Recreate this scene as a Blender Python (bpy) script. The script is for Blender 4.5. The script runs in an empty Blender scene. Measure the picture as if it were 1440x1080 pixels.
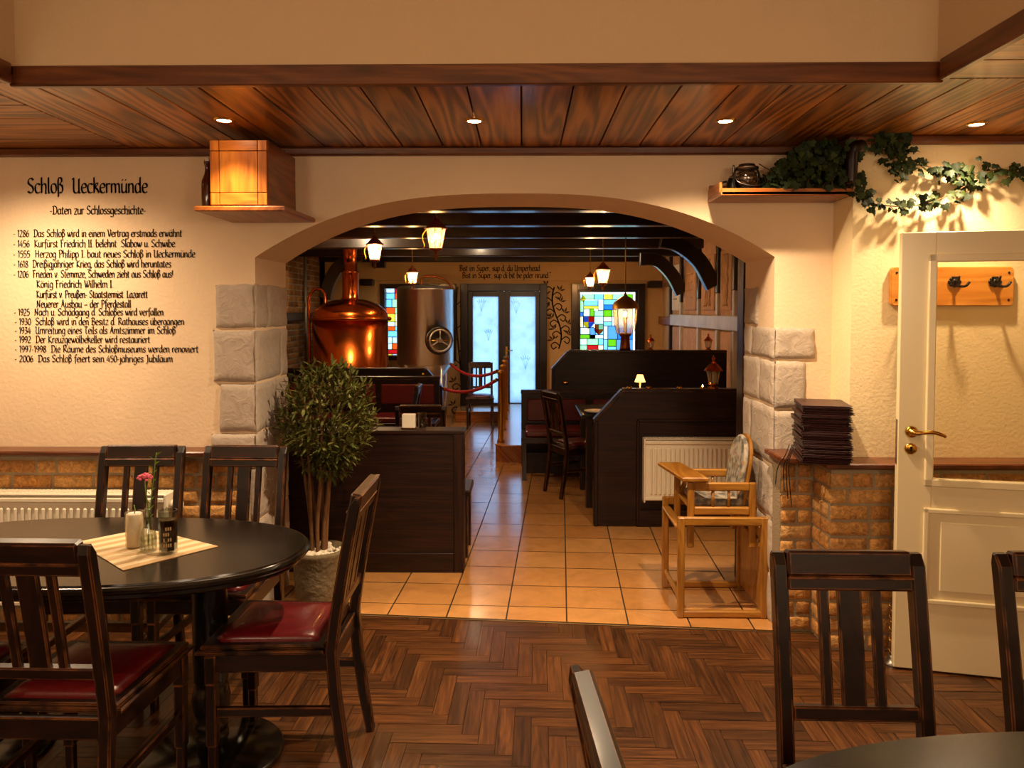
import bpy, bmesh, math, random
from mathutils import Vector, Matrix, noise

# ------------------------------------------------------------------ camera, world, light, exposure
SC = bpy.context.scene
COL = SC.collection
R = math.radians
PI = math.pi
random.seed(7)
FPX = 1062.0
CAMZ = 1.6
PITCH, YAW = R(2.2), R(0.81)
SHY = -62.0 / 1440
cam_d = bpy.data.cameras.new('camera')
cam = bpy.data.objects.new('camera', cam_d)
COL.objects.link(cam)
cam.location = (0, 0, CAMZ)
cam.rotation_euler = (R(90) - PITCH, 0, YAW)
cam_d.sensor_width = 36
cam_d.lens = FPX / 1440 * 36
cam_d.shift_y = SHY
cam_d.clip_start = 0.05
SC.camera = cam
SC.view_settings.view_transform = 'Standard'
SC.view_settings.look = 'None'
SC.view_settings.gamma = 1
SC.view_settings.exposure = 0.9
SC.cycles.use_denoising = True
SC.cycles.max_bounces = 10
SC.cycles.diffuse_bounces = 4
SC.cycles.glossy_bounces = 4
SC.cycles.transparent_max_bounces = 12
SC.cycles.sample_clamp_indirect = 6
SC.cycles.caustics_reflective = False
SC.cycles.caustics_refractive = False
SC.cycles.blur_glossy = 0.5

world = bpy.data.worlds.new('daylight')
SC.world = world
world.use_nodes = True
bg = world.node_tree.nodes['Background']
bg.inputs[0].default_value = (0.80, 0.90, 1.0, 1)
bg.inputs[1].default_value = 4.0

CAMROT = cam.rotation_euler.to_matrix()
def ray(px, py):
    return CAMROT @ Vector(((px - 720) / FPX, -(py - 540) / FPX + SHY * 1440 / FPX, -1))
def P(px, py, Y):
    d = ray(px, py)
    return Vector((0, 0, CAMZ)) + d * (Y / d.y)
def PZ(px, py, z):
    d = ray(px, py)
    return Vector((0, 0, CAMZ)) + d * ((z - CAMZ) / d.z)
def PX(px, py, X):
    d = ray(px, py)
    return Vector((0, 0, CAMZ)) + d * (X / d.x)

def lamp(name, kind, loc, energy, color, size=0.05, rot=None, spot=None, blend=0.5):
    l = bpy.data.lights.new(name, kind)
    l.energy = energy
    l.color = color
    if kind == 'AREA':
        l.shape = 'RECTANGLE'
        l.size, l.size_y = size
    else:
        l.shadow_soft_size = size
    if spot:
        l.spot_size = R(spot)
        l.spot_blend = blend
    o = bpy.data.objects.new(name, l)
    o.location = loc
    if rot: o.rotation_euler = rot
    COL.objects.link(o)
    return o
WARM = (1.0, 0.72, 0.44)
FILL = (1.0, 0.75, 0.50)
WARM2 = (1.0, 0.55, 0.22)
# added soft fill lights, unseen behind the camera, lifting the dining room's ambient level
for x, y, z, e in ((-1.9, -0.7, 2.0, 41), (1.45, -0.75, 2.0, 39), (0.0, -1.6, 2.1, 25)):
    lamp('fill_light', 'POINT', (x, y, z), e, FILL, 0.25)

# added lights hidden among the back-room beams, to brighten kettles and right wall
for x, y, e in ((-1.9, 8.15, 30), (-0.6, 9.4, 8), (1.1, 8.9, 34)):
    lamp('beam_fill_light', 'POINT', (x, y, 2.5), e, WARM, 0.06)

# ------------------------------------------------------------------ mesh helper
class MB:
    def __init__(s):
        s.bm = bmesh.new()
        s.uv = s.bm.loops.layers.uv.new('UVMap')
        s.M = Matrix.Identity(4)
        s.mi = 0
    def _v(s, p):
        return s.bm.verts.new(s.M @ Vector(p))
    def box(s, c, d, rot=None, bev=0.0, taper=None, seg=1):
        """box centred c, size d; rot matrix/euler; taper=(sx,sy) scale of the top"""
        c = Vector(c)
        h = [x / 2 for x in d]
        Rm = rot if isinstance(rot, Matrix) else (Matrix.Rotation(rot, 3, 'Z') if isinstance(rot, (int, float)) else Matrix.Identity(3))
        Rm = Rm.to_3x3()
        loc = []
        vs = []
        for z in (-1, 1):
            for y in (-1, 1):
                for x in (-1, 1):
                    t = taper if (taper and z > 0) else (1, 1)
                    l = Vector((x * h[0] * t[0], y * h[1] * t[1], z * h[2]))
                    loc.append(l)
                    vs.append(s._v(c + Rm @ l))
        fs = [(0, 2, 3, 1), (4, 5, 7, 6), (0, 1, 5, 4), (2, 6, 7, 3), (0, 4, 6, 2), (1, 3, 7, 5)]
        lm = {v: l for v, l in zip(vs, loc)}
        faces = []
        for f in fs:
            fa = s.bm.faces.new([vs[i] for i in f])
            fa.material_index = s.mi
            faces.append(fa)
        ax = max(range(3), key=lambda i: d[i])
        ot = [i for i in range(3) if i != ax]
        for fa in faces:
            for lp in fa.loops:
                l = lm[lp.vert]
                lp[s.uv].uv = (l[ax], l[ot[0]] + l[ot[1]] * 0.9)
        if bev > 0:
            es = set()
            for fa in faces: es.update(fa.edges)
            bmesh.ops.bevel(s.bm, geom=list(es), offset=bev, segments=seg, profile=0.5, affect='EDGES', clamp_overlap=True)
        return s
    def bar(s, a, b, w, t, up=(0, 0, 1), bev=0.0):
        """rectangular bar from a to b; w across, t along 'up'"""
        a, b = Vector(a), Vector(b)
        z = (b - a); L = z.length; z.normalize()
        u = Vector(up)
        if abs(u.dot(z)) > 0.98: u = Vector((0, 1, 0))
        x = u.cross(z).normalized()
        y = z.cross(x)
        m = Matrix((x, y, z)).transposed()
        return s.box((a + b) / 2, (w, t, L), m, bev)
    def prism(s, pts, ext, o=(0, 0, 0), ax=((1, 0, 0), (0, 0, 1)), n=None, bev=0.0):
        """polygon pts (2D) in plane ax at o, extruded by vector ext"""
        o = Vector(o); a, b = Vector(ax[0]), Vector(ax[1]); e = Vector(ext)
        v0 = [s._v(o + a * p[0] + b * p[1]) for p in pts]
        v1 = [s._v(o + a * p[0] + b * p[1] + e) for p in pts]
        fs = [s.bm.faces.new(v0), s.bm.faces.new(v1[::-1])]
        N = len(pts)
        for i in range(N):
            j = (i + 1) % N
            fs.append(s.bm.faces.new((v0[j], v0[i], v1[i], v1[j])))
        w = max(p[0] for p in pts) - min(p[0] for p in pts)
        hh = max(p[1] for p in pts) - min(p[1] for p in pts)
        sw = hh > w
        for k, v in enumerate((v0, v1)):
            for i, vv in enumerate(v):
                for lp in vv.link_loops:
                    uu = (pts[i][1], pts[i][0]) if sw else (pts[i][0], pts[i][1])
                    lp[s.uv].uv = (uu[0], uu[1] + k * e.length)
        for f in fs: f.material_index = s.mi
        bmesh.ops.recalc_face_normals(s.bm, faces=fs)
        if bev > 0:
            es = set(fs[0].edges) | set(fs[1].edges)
            bmesh.ops.bevel(s.bm, geom=list(es), offset=bev, segments=1, affect='EDGES', clamp_overlap=True)
        return s
    def tube(s, pts, r, n=8, cap=True):
        pts = [Vector(p) for p in pts]
        rs = r if isinstance(r, (list, tuple)) else [r] * len(pts)
        rings = []
        t0 = (pts[1] - pts[0]).normalized()
        ref = Vector((0, 0, 1)) if abs(t0.z) < 0.9 else Vector((1, 0, 0))
        x = ref.cross(t0).normalized()
        L = 0; us = []
        for i, p in enumerate(pts):
            t = (pts[min(i + 1, len(pts) - 1)] - pts[max(i - 1, 0)]).normalized()
            x = (x - t * x.dot(t))
            x = x.normalized() if x.length > 1e-6 else t.orthogonal().normalized()
            y = t.cross(x)
            if i: L += (p - pts[i - 1]).length
            us.append(L)
            rings.append([s._v(p + (x * math.cos(2 * PI * k / n) + y * math.sin(2 * PI * k / n)) * rs[i]) for k in range(n)])
        for i in range(len(pts) - 1):
            for k in range(n):
                q = (k + 1) % n
                f = s.bm.faces.new((rings[i][k], rings[i][q], rings[i + 1][q], rings[i + 1][k]))
                f.smooth = True; f.material_index = s.mi
                for lp, (a, b) in zip(f.loops, ((i, k), (i, k + 1), (i + 1, k + 1), (i + 1, k))):
                    lp[s.uv].uv = (us[a], b / n * 2 * PI * max(rs))
        if cap:
            for rg, fl in ((rings[0], True), (rings[-1], False)):
                f = s.bm.faces.new(rg[::-1] if fl else rg); f.material_index = s.mi
        return s
    def lathe(s, prof, o=(0, 0, 0), n=24, rot=None, smooth=True, cap=True, arc=1.0):
        """profile [(r,z)...] about z through o"""
        o = Vector(o)
        Rm = rot.to_3x3() if rot is not None else Matrix.Identity(3)
        rings = []
        for (r, z) in prof:
            rings.append([s._v(o + Rm @ Vector((r * math.cos(2 * PI * k / n), r * math.sin(2 * PI * k / n), z))) for k in range(n)] if r > 1e-5 else [s._v(o + Rm @ Vector((0, 0, z)))])
        L = 0
        for i in range(len(prof) - 1):
            a, b = rings[i], rings[i + 1]
            for k in range(n):
                q = (k + 1) % n
                vs = []
                for v in ((a[k % len(a)], a[q % len(a)], b[q % len(b)], b[k % len(b)])):
                    if v not in vs: vs.append(v)
                if len(vs) > 2:
                    f = s.bm.faces.new(vs); f.smooth = smooth; f.material_index = s.mi
                    for lp in f.loops:
                        lp[s.uv].uv = (prof[i][1], k / n * 2 * PI * max(prof[i][0], .01))
        if cap:
            for rg, fl in ((rings[0], True), (rings[-1], False)):
                if len(rg) > 2:
                    f = s.bm.faces.new(rg[::-1] if fl else rg); f.material_index = s.mi
        return s
    def sphere(s, c, r, n=12, sc=(1, 1, 1)):
        prof = [(r * math.sin(PI * i / n), -r * math.cos(PI * i / n)) for i in range(n + 1)]
        prof[0] = (0, -r); prof[-1] = (0, r)
        m = Matrix.Diagonal(sc)
        return s.lathe(prof, c, max(8, n), m, cap=False)
    def quad(s, a, b, c, d, uvs=None):
        vs = [s._v(p) for p in (a, b, c, d)]
        f = s.bm.faces.new(vs); f.material_index = s.mi
        for lp, u in zip(f.loops, uvs or ((0, 0), (1, 0), (1, 1), (0, 1))): lp[s.uv].uv = u
        return f
    def poly(s, pts):
        f = s.bm.faces.new([s._v(p) for p in pts]); f.material_index = s.mi
        return f
    def build(s, name, mat, parent=None, smooth=None):
        me = bpy.data.meshes.new(name)
        if smooth:
            for f in s.bm.faces: f.smooth = True
        s.bm.to_mesh(me); s.bm.free()
        o = bpy.data.objects.new(name, me)
        for m in (mat if isinstance(mat, (list, tuple)) else [mat]): me.materials.append(m)
        COL.objects.link(o)
        if parent is not None: o.parent = parent
        if smooth: 
            try: me.set_sharp_from_angle(angle=R(42))
            except Exception: pass
        return o

def tag(o, label, cat, group=None, kind=None):
    o['label'] = label; o['category'] = cat
    if group: o['group'] = group
    if kind: o['kind'] = kind
    return o
def thing(name, label, cat, loc=(0, 0, 0), rz=0, group=None, sc=1):
    o = bpy.data.objects.new(name, None)
    COL.objects.link(o)
    o.location = loc; o.rotation_euler = (0, 0, rz); o.scale = (sc, sc, sc)
    o.empty_display_size = 0.1
    return tag(o, label, cat, group)
def struct(o, label=None, cat='structure'):
    o['kind'] = 'structure'
    if label: o['label'] = label
    o['category'] = cat
    return o
def sthing(name, label, cat, loc=(0, 0, 0)):
    o = bpy.data.objects.new(name, None); COL.objects.link(o); o.location = loc
    return struct(o, label, cat)
def dup(root, loc, rz, label, sc=None):
    c = root.copy(); COL.objects.link(c)
    c.location = loc; c.rotation_euler = (0, 0, rz); c['label'] = label
    if sc: c.scale = (sc, sc, sc)
    for ch in list(root.children):
        d = ch.copy(); COL.objects.link(d); d.parent = c
        for g in list(ch.children):
            e = g.copy(); COL.objects.link(e); e.parent = d
    return c

# ------------------------------------------------------------------ materials
def lin(h):
    h = h.lstrip('#')
    out = []
    for i in (0, 2, 4):
        v = int(h[i:i + 2], 16) / 255
        out.append(v / 12.92 if v <= 0.04045 else ((v + 0.055) / 1.055) ** 2.4)
    return (*out, 1)
def nm(name):
    m = bpy.data.materials.new(name); m.use_nodes = True
    nt = m.node_tree
    return m, nt.nodes, nt.links, nt.nodes['Principled BSDF']
def plain(name, col, rough=0.5, metal=0.0, emit=None, estr=0, trans=0, coat=0, bump=0, bscale=60, var=0.0):
    m, N, L, b = nm(name)
    b.inputs['Base Color'].default_value = lin(col)
    b.inputs['Roughness'].default_value = rough
    b.inputs['Metallic'].default_value = metal
    b.inputs['Transmission Weight'].default_value = trans
    b.inputs['Coat Weight'].default_value = coat
    if emit:
        b.inputs['Emission Color'].default_value = lin(emit); b.inputs['Emission Strength'].default_value = estr
    if bump or var:
        tc = N.new('ShaderNodeTexCoord')
        n = N.new('ShaderNodeTexNoise'); n.inputs['Scale'].default_value = bscale; n.inputs['Detail'].default_value = 4
        L.new(tc.outputs['Object'], n.inputs['Vector'])
        if bump:
            bp = N.new('ShaderNodeBump'); bp.inputs['Strength'].default_value = bump; bp.inputs['Distance'].default_value = 0.01
            L.new(n.outputs['Fac'], bp.inputs['Height']); L.new(bp.outputs['Normal'], b.inputs['Normal'])
        if var:
            n2 = N.new('ShaderNodeTexNoise'); n2.inputs['Scale'].default_value = bscale * .12; n2.inputs['Detail'].default_value = 5
            L.new(tc.outputs['Object'], n2.inputs['Vector'])
            mx = N.new('ShaderNodeMix'); mx.data_type = 'RGBA'; mx.blend_type = 'MIX'
            c = lin(col); mx.inputs['A'].default_value = tuple(x * (1 - var) for x in c[:3]) + (1,)
            mx.inputs['B'].default_value = tuple(min(1, x * (1 + var)) for x in c[:3]) + (1,)
            L.new(n2.outputs['Fac'], mx.inputs['Factor']); L.new(mx.outputs['Result'], b.inputs['Base Color'])
    return m
def wood(name, dark, mid, light, rough=0.4, su=2.5, sv=38, vary=0.5, wear=None, coat=0.0, bump=0.15, knots=False, dist=0.6, ring=0.08, spec=.5):
    """grain along u of the UV map; every plank (mesh island) gets its own piece and tone"""
    m, N, L, b = nm(name)
    tc = N.new('ShaderNodeUVMap')
    geo = N.new('ShaderNodeNewGeometry')
    mp = N.new('ShaderNodeMapping'); mp.inputs['Scale'].default_value = (su, sv, 1)
    L.new(tc.outputs['UV'], mp.inputs['Vector'])
    w = N.new('ShaderNodeMath'); w.operation = 'MULTIPLY'; w.inputs[1].default_value = 113.0
    L.new(geo.outputs['Random Per Island'], w.inputs[0])
    n = N.new('ShaderNodeTexNoise'); n.noise_dimensions = '4D'
    n.inputs['Scale'].default_value = 1; n.inputs['Detail'].default_value = 6; n.inputs['Roughness'].default_value = .62
    n.inputs['Distortion'].default_value = dist
    L.new(mp.outputs['Vector'], n.inputs['Vector']); L.new(w.outputs[0], n.inputs['W'])
    # cathedral rings
    mp2 = N.new('ShaderNodeMapping'); mp2.inputs['Scale'].default_value = (su * .5, sv * .28, 1)
    L.new(tc.outputs['UV'], mp2.inputs['Vector'])
    n2 = N.new('ShaderNodeTexNoise'); n2.noise_dimensions = '4D'; n2.inputs['Scale'].default_value = 1; n2.inputs['Detail'].default_value = 1
    L.new(mp2.outputs['Vector'], n2.inputs['Vector']); L.new(w.outputs[0], n2.inputs['W'])
    mu = N.new('ShaderNodeMath'); mu.operation = 'MULTIPLY'; mu.inputs[1].default_value = 62
    sn = N.new('ShaderNodeMath'); sn.operation = 'SINE'
    L.new(n2.outputs['Fac'], mu.inputs[0]); L.new(mu.outputs[0], sn.inputs[0])
    ad = N.new('ShaderNodeMath'); ad.operation = 'MULTIPLY_ADD'; ad.inputs[1].default_value = ring
    L.new(sn.outputs[0], ad.inputs[0]); L.new(n.outputs['Fac'], ad.inputs[2])
    rp = N.new('ShaderNodeValToRGB')
    e = rp.color_ramp.elements
    e[0].position = .28; e[0].color = lin(dark); e[1].position = .74; e[1].color = lin(light)
    k = rp.color_ramp.elements.new(.5); k.color = lin(mid)
    L.new(ad.outputs[0], rp.inputs['Fac'])
    # tone per island
    hv = N.new('ShaderNodeHueSaturation')
    mr = N.new('ShaderNodeMapRange'); mr.inputs['To Min'].default_value = 1 - vary; mr.inputs['To Max'].default_value = 1 + vary
    L.new(geo.outputs['Random Per Island'], mr.inputs['Value']); L.new(mr.outputs['Result'], hv.inputs['Value'])
    L.new(rp.outputs['Color'], hv.inputs['Color'])
    out = hv.outputs['Color']
    if knots:
        vo = N.new('ShaderNodeTexVoronoi'); vo.inputs['Scale'].default_value = 1
        mp3 = N.new('ShaderNodeMapping'); mp3.inputs['Scale'].default_value = (3.2, 6.5, 1)
        vo.voronoi_dimensions = '4D'
        L.new(tc.outputs['UV'], mp3.inputs['Vector']); L.new(mp3.outputs['Vector'], vo.inputs['Vector']); L.new(w.outputs[0], vo.inputs['W'])
        kr = N.new('ShaderNodeMapRange'); kr.inputs['From Min'].default_value = .05; kr.inputs['From Max'].default_value = .16
        kr.inputs['To Min'].default_value = .8; kr.inputs['To Max'].default_value = 0
        L.new(vo.outputs['Distance'], kr.inputs['Value'])
        mk = N.new('ShaderNodeMix'); mk.data_type = 'RGBA'
        L.new(kr.outputs['Result'], mk.inputs['Factor']); L.new(out, mk.inputs['A']); mk.inputs['B'].default_value = lin('#2a1206')
        out = mk.outputs['Result']
    if wear:
        bv = N.new('ShaderNodeBevel'); bv.samples = 4; bv.inputs['Radius'].default_value = .006
        dt = N.new('ShaderNodeVectorMath'); dt.operation = 'DOT_PRODUCT'
        L.new(bv.outputs['Normal'], dt.inputs[0]); L.new(geo.outputs['Normal'], dt.inputs[1])
        tco = N.new('ShaderNodeTexCoord')
        wn = N.new('ShaderNodeTexNoise'); wn.inputs['Scale'].default_value = 14; wn.inputs['Detail'].default_value = 4
        L.new(tco.outputs['Object'], wn.inputs['Vector'])
        r1 = N.new('ShaderNodeMapRange'); r1.inputs['From Min'].default_value = .97; r1.inputs['From Max'].default_value = .86; 
        L.new(dt.outputs['Value'], r1.inputs['Value'])
        r2 = N.new('ShaderNodeMapRange'); r2.inputs['From Min'].default_value = .38; r2.inputs['From Max'].default_value = .58
        L.new(wn.outputs['Fac'], r2.inputs['Value'])
        mm = N.new('ShaderNodeMath'); mm.operation = 'MULTIPLY'
        L.new(r1.outputs['Result'], mm.inputs[0]); L.new(r2.outputs['Result'], mm.inputs[1])
        mw = N.new('ShaderNodeMix'); mw.data_type = 'RGBA'
        L.new(mm.outputs[0], mw.inputs['Factor']); L.new(out, mw.inputs['A']); mw.inputs['B'].default_value = lin(wear)
        out = mw.outputs['Result']
    L.new(out, b.inputs['Base Color'])
    b.inputs['Roughness'].default_value = rough
    b.inputs['Coat Weight'].default_value = coat; b.inputs['Coat Roughness'].default_value = .12
    b.inputs['Specular IOR Level'].default_value = spec
    bp = N.new('ShaderNodeBump'); bp.inputs['Strength'].default_value = bump; bp.inputs['Distance'].default_value = .004
    L.new(ad.outputs[0], bp.inputs['Height']); L.new(bp.outputs['Normal'], b.inputs['Normal'])
    return m
def island(name, cols, rough=.7, scale=30, bump=.4, blotch=.35, metal=0, spec=.5, coat=0):
    """bricks, stones, tiles: a colour per mesh island from cols, with blotches"""
    m, N, L, b = nm(name)
    geo = N.new('ShaderNodeNewGeometry'); tc = N.new('ShaderNodeTexCoord')
    rp = N.new('ShaderNodeValToRGB'); el = rp.color_ramp.elements
    el[0].color = lin(cols[0]); el[0].position = 0; el[1].color = lin(cols[-1]); el[1].position = 1
    for i, c in enumerate(cols[1:-1]):
        e = el.new((i + 1) / (len(cols) - 1)); e.color = lin(c)
    L.new(geo.outputs['Random Per Island'], rp.inputs['Fac'])
    n = N.new('ShaderNodeTexNoise'); n.inputs['Scale'].default_value = scale; n.inputs['Detail'].default_value = 7; n.inputs['Roughness'].default_value = .65; n.inputs['Distortion'].default_value = 1.2
    L.new(tc.outputs['Object'], n.inputs['Vector'])
    mr = N.new('ShaderNodeMapRange'); mr.inputs['From Min'].default_value = .3; mr.inputs['From Max'].default_value = .7
    mr.inputs['To Min'].default_value = 1 - blotch; mr.inputs['To Max'].default_value = 1 + blotch
    L.new(n.outputs['Fac'], mr.inputs['Value'])
    hv = N.new('ShaderNodeHueSaturation'); L.new(mr.outputs['Result'], hv.inputs['Value']); L.new(rp.outputs['Color'], hv.inputs['Color'])
    L.new(hv.outputs['Color'], b.inputs['Base Color'])
    b.inputs['Roughness'].default_value = rough; b.inputs['Metallic'].default_value = metal; b.inputs['Specular IOR Level'].default_value = spec
    b.inputs['Coat Weight'].default_value = coat; b.inputs['Coat Roughness'].default_value = .14
    bp = N.new('ShaderNodeBump'); bp.inputs['Strength'].default_value = bump; bp.inputs['Distance'].default_value = .01
    L.new(n.outputs['Fac'], bp.inputs['Height']); L.new(bp.outputs['Normal'], b.inputs['Normal'])
    return m
def thin_glass(name, tint='#ffffff', refl=.12, rough=.03, scatter=0):
    m, N, L, b = nm(name)
    N.remove(b)
    out = N['Material Output']
    tr = N.new('ShaderNodeBsdfTransparent'); tr.inputs[0].default_value = lin(tint)
    gl = N.new('ShaderNodeBsdfGlossy'); gl.inputs['Roughness'].default_value = rough
    fr = N.new('ShaderNodeLayerWeight')
    pw = N.new('ShaderNodeMath'); pw.operation = 'POWER'; pw.inputs[1].default_value = 3.5
    ma = N.new('ShaderNodeMath'); ma.operation = 'MULTIPLY_ADD'; ma.inputs[1].default_value = .85; ma.inputs[2].default_value = refl * .4
    L.new(fr.outputs['Facing'], pw.inputs[0]); L.new(pw.outputs[0], ma.inputs[0])
    mx = N.new('ShaderNodeMixShader')
    L.new(ma.outputs[0], mx.inputs[0]); L.new(tr.outputs[0], mx.inputs[1]); L.new(gl.outputs[0], mx.inputs[2])
    if scatter:
        tl = N.new('ShaderNodeBsdfTranslucent'); tl.inputs[0].default_value = (1, .93, .8, 1)
        m2 = N.new('ShaderNodeMixShader'); m2.inputs[0].default_value = scatter
        L.new(mx.outputs[0], m2.inputs[1]); L.new(tl.outputs[0], m2.inputs[2]); L.new(m2.outputs[0], out.inputs[0])
    else:
        L.new(mx.outputs[0], out.inputs[0])
    return m
def frosted(name, col, wrinkle=0.0):
    """daylight glass: scatters the light from outside"""
    m, N, L, b = nm(name)
    out = N['Material Output']
    N.remove(b)
    t = N.new('ShaderNodeBsdfTranslucent'); t.inputs[0].default_value = lin(col)
    g = N.new('ShaderNodeBsdfGlossy'); g.inputs['Roughness'].default_value = .25
    mx = N.new('ShaderNodeMixShader'); mx.inputs[0].default_value = .05
    L.new(t.outputs[0], mx.inputs[1]); L.new(g.outputs[0], mx.inputs[2]); L.new(mx.outputs[0], out.inputs[0])
    if wrinkle:
        tc = N.new('ShaderNodeTexCoord'); n = N.new('ShaderNodeTexNoise'); n.inputs['Scale'].default_value = 9; n.inputs['Detail'].default_value = 5
        L.new(tc.outputs['Object'], n.inputs['Vector'])
        r = N.new('ShaderNodeMapRange'); r.inputs['To Min'].default_value = 1 - wrinkle; r.inputs['To Max'].default_value = 1
        L.new(n.outputs['Fac'], r.inputs['Value'])
        h = N.new('ShaderNodeHueSaturation'); h.inputs['Color'].default_value = lin(col); L.new(r.outputs['Result'], h.inputs['Value'])
        L.new(h.outputs['Color'], t.inputs[0])
    return m

M = {}
M['plaster'] = plain('plaster', '#e2c9a8', .9, bump=.25, bscale=55, var=.05)
M['plaster_rough'] = plain('rough_plaster', '#e6d2a6', .9, bump=.2, bscale=60, var=.05)
M['plaster_upper'] = plain('upper_plaster', '#cbb08c', .92, bump=.12, bscale=55, var=.04)
M['plaster_back'] = plain('back_room_plaster', '#cfae7c', .9, bump=.25, bscale=50, var=.10)
M['ceiling_white'] = plain('ceiling_paint', '#d8c7a4', .9)
M['dark'] = wood('dark_chair_wood', '#0e0605', '#180a07', '#26100b', .34, 4, 30, .18, wear='#b06a34', coat=.15, spec=.35, bump=.05)
M['dark2'] = wood('dark_panel_wood', '#120604', '#200e08', '#2e160d', .42, 1.6, 60, .12, spec=.28, bump=.06)
M['table'] = wood('black_table_wood', '#0b0806', '#110c08', '#1a120c', .24, 2, 30, .1, wear='#4a3320', coat=.2, bump=.03)
M['beam'] = wood('beam_wood', '#120905', '#1c0f08', '#2a170c', .3, 2, 30, .15, coat=.12, bump=.08)
M['ceil_wood'] = wood('ceiling_plank_wood', '#5a300f', '#94591f', '#b97b36', .33, 1.2, 24, .24, coat=.25, bump=.1, dist=1.0, ring=.19)
M['trim_wood'] = wood('trim_wood', '#42200c', '#5c2f11', '#774319', .38, 2, 32, .12, coat=.15)
M['ledge'] = wood('ledge_wood', '#3d1c0b', '#57290f', '#6f3a18', .35, 2, 32, .12, coat=.2)
M['pine'] = wood('pine_wood', '#8a4510', '#b8691c', '#cf8530', .36, 2.2, 24, .12, coat=.2, knots=True, dist=1.4)
M['shelf_wood'] = wood('shelf_wood', '#5e2d0c', '#8a4a17', '#a86225', .38, 2.2, 28, .12, coat=.2)
M['honey'] = wood('honey_wood', '#7a4a14', '#94621f', '#aa782f', .33, 2.5, 26, .08, coat=.3, bump=.05)
M['board'] = wood('rack_board_wood', '#b06a20', '#cd8630', '#dd9d48', .4, 2, 24, .1, coat=.1, knots=True)
M['parquet'] = wood('parquet_oak', '#2a1607', '#4a2a12', '#663f1d', .36, 3.2, 60, .4, coat=.05, bump=.08, dist=.5, ring=.05)
M['platform'] = wood('step_wood', '#6a3a14', '#93551f', '#ad6c2e', .4, 2, 28, .15)
M['leather'] = plain('red_leather', '#5e0f14', .32, coat=.15, bump=.10, bscale=160, var=.25)
M['brick'] = island('brick', ['#a3703a', '#c28a48', '#cf9f5e', '#b27b40', '#d8ae70'], .85, 34, .9, .5)
M['mortar'] = plain('mortar', '#9a8a70', .95, bump=.6, bscale=90, var=.1)
M['brick_back'] = island('old_brick', ['#6e4720', '#8a5d2b', '#9c7038', '#7a5228'], .85, 26, .8, .35)
M['stone'] = island('quoin_stone', ['#b0a294', '#b6a899', '#aa9c8e', '#bbad9e'], .85, 15, .9, .12, spec=.2)
M['tile'] = island('floor_tile', ['#c48a4c', '#c99053', '#bd8346', '#cc9659'], .22, 5, .02, .16, spec=1.0, coat=.6)
M['grout'] = plain('grout', '#4a3826', .9)
M['soil_gap'] = plain('dark_gap', '#150b06', .9)
M['ink'] = plain('black_wall_paint', '#2a1c12', .8)
M['vine_paint'] = plain('painted_vine', '#4f3c22', .8)
M['cream'] = plain('cream_lacquer', '#e6d6ac', .3, coat=.2)
M['radiator'] = plain('radiator_enamel', '#e6dcc6', .35)
M['brass'] = plain('brass', '#c9963f', .22, 1)
M['old_brass'] = plain('aged_brass', '#a8782f', .4, 1)
M['copper'] = plain('copper', '#cc682c', .2, 1, var=.25, bscale=20)
M['copper_dark'] = plain('tarnished_copper', '#8a4c24', .42, 1)
M['steel'] = plain('brushed_steel', '#d8d4cc', .3, 1)
M['pewter'] = plain('pewter', '#8f8b84', .35, 1)
M['iron'] = plain('black_iron', '#17120d', .4, .6)
M['pipe'] = plain('grey_pipe', '#7c7468', .4, .5)
M['glass'] = thin_glass('clear_glass', '#e9ece6', .2)
M['door_pane'] = thin_glass('door_pane_glass', '#fbf8ee', .06)
M['amber'] = thin_glass('amber_liquid', '#c07a40', .1)
M['lantern_glass'] = thin_glass('lantern_glass', '#fff0da', .15, .1, .22)
M['bulb'] = plain('lit_bulb', '#ffd9a0', .5, emit='#ffb45c', estr=60)
M['spot_bulb'] = plain('lit_spot_lens', '#ffe2b8', .5, emit='#ffd09a', estr=40)
M['shade'] = plain('lit_lamp_shade', '#f6cf90', .7, emit='#ffae5a', estr=2.2)
M['white'] = plain('white_paper', '#e8dfcc', .8)
M['wax'] = plain('white_wax', '#ded5cc', .6)
M['rope'] = plain('red_velvet', '#a01420', .7, bump=.3, bscale=200)
M['leaf'] = island('olive_leaf', ['#3a4016', '#585c22', '#484e1c', '#75763a'], .6, 30, .1, .2, spec=.3)
M['ivy'] = island('ivy_leaf', ['#141f0c', '#202e11', '#344018', '#1a2812'], .62, 30, .1, .25, spec=.25)
M['bark'] = plain('bark', '#6d4a26', .8, bump=.5, bscale=70, var=.25)
M['pebble'] = island('white_pebble', ['#d8ccb8', '#e6dcc8', '#c9bca6'], .7, 20, .2, .1)
M['pot'] = plain('grey_carved_pot', '#736349', .85, bump=1.0, bscale=34, var=.6)
M['menu'] = island('menu_leather', ['#0c0604', '#1e0907', '#120705', '#3a0d0d', '#0e0605'], .4, 60, .1, .2)
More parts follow.
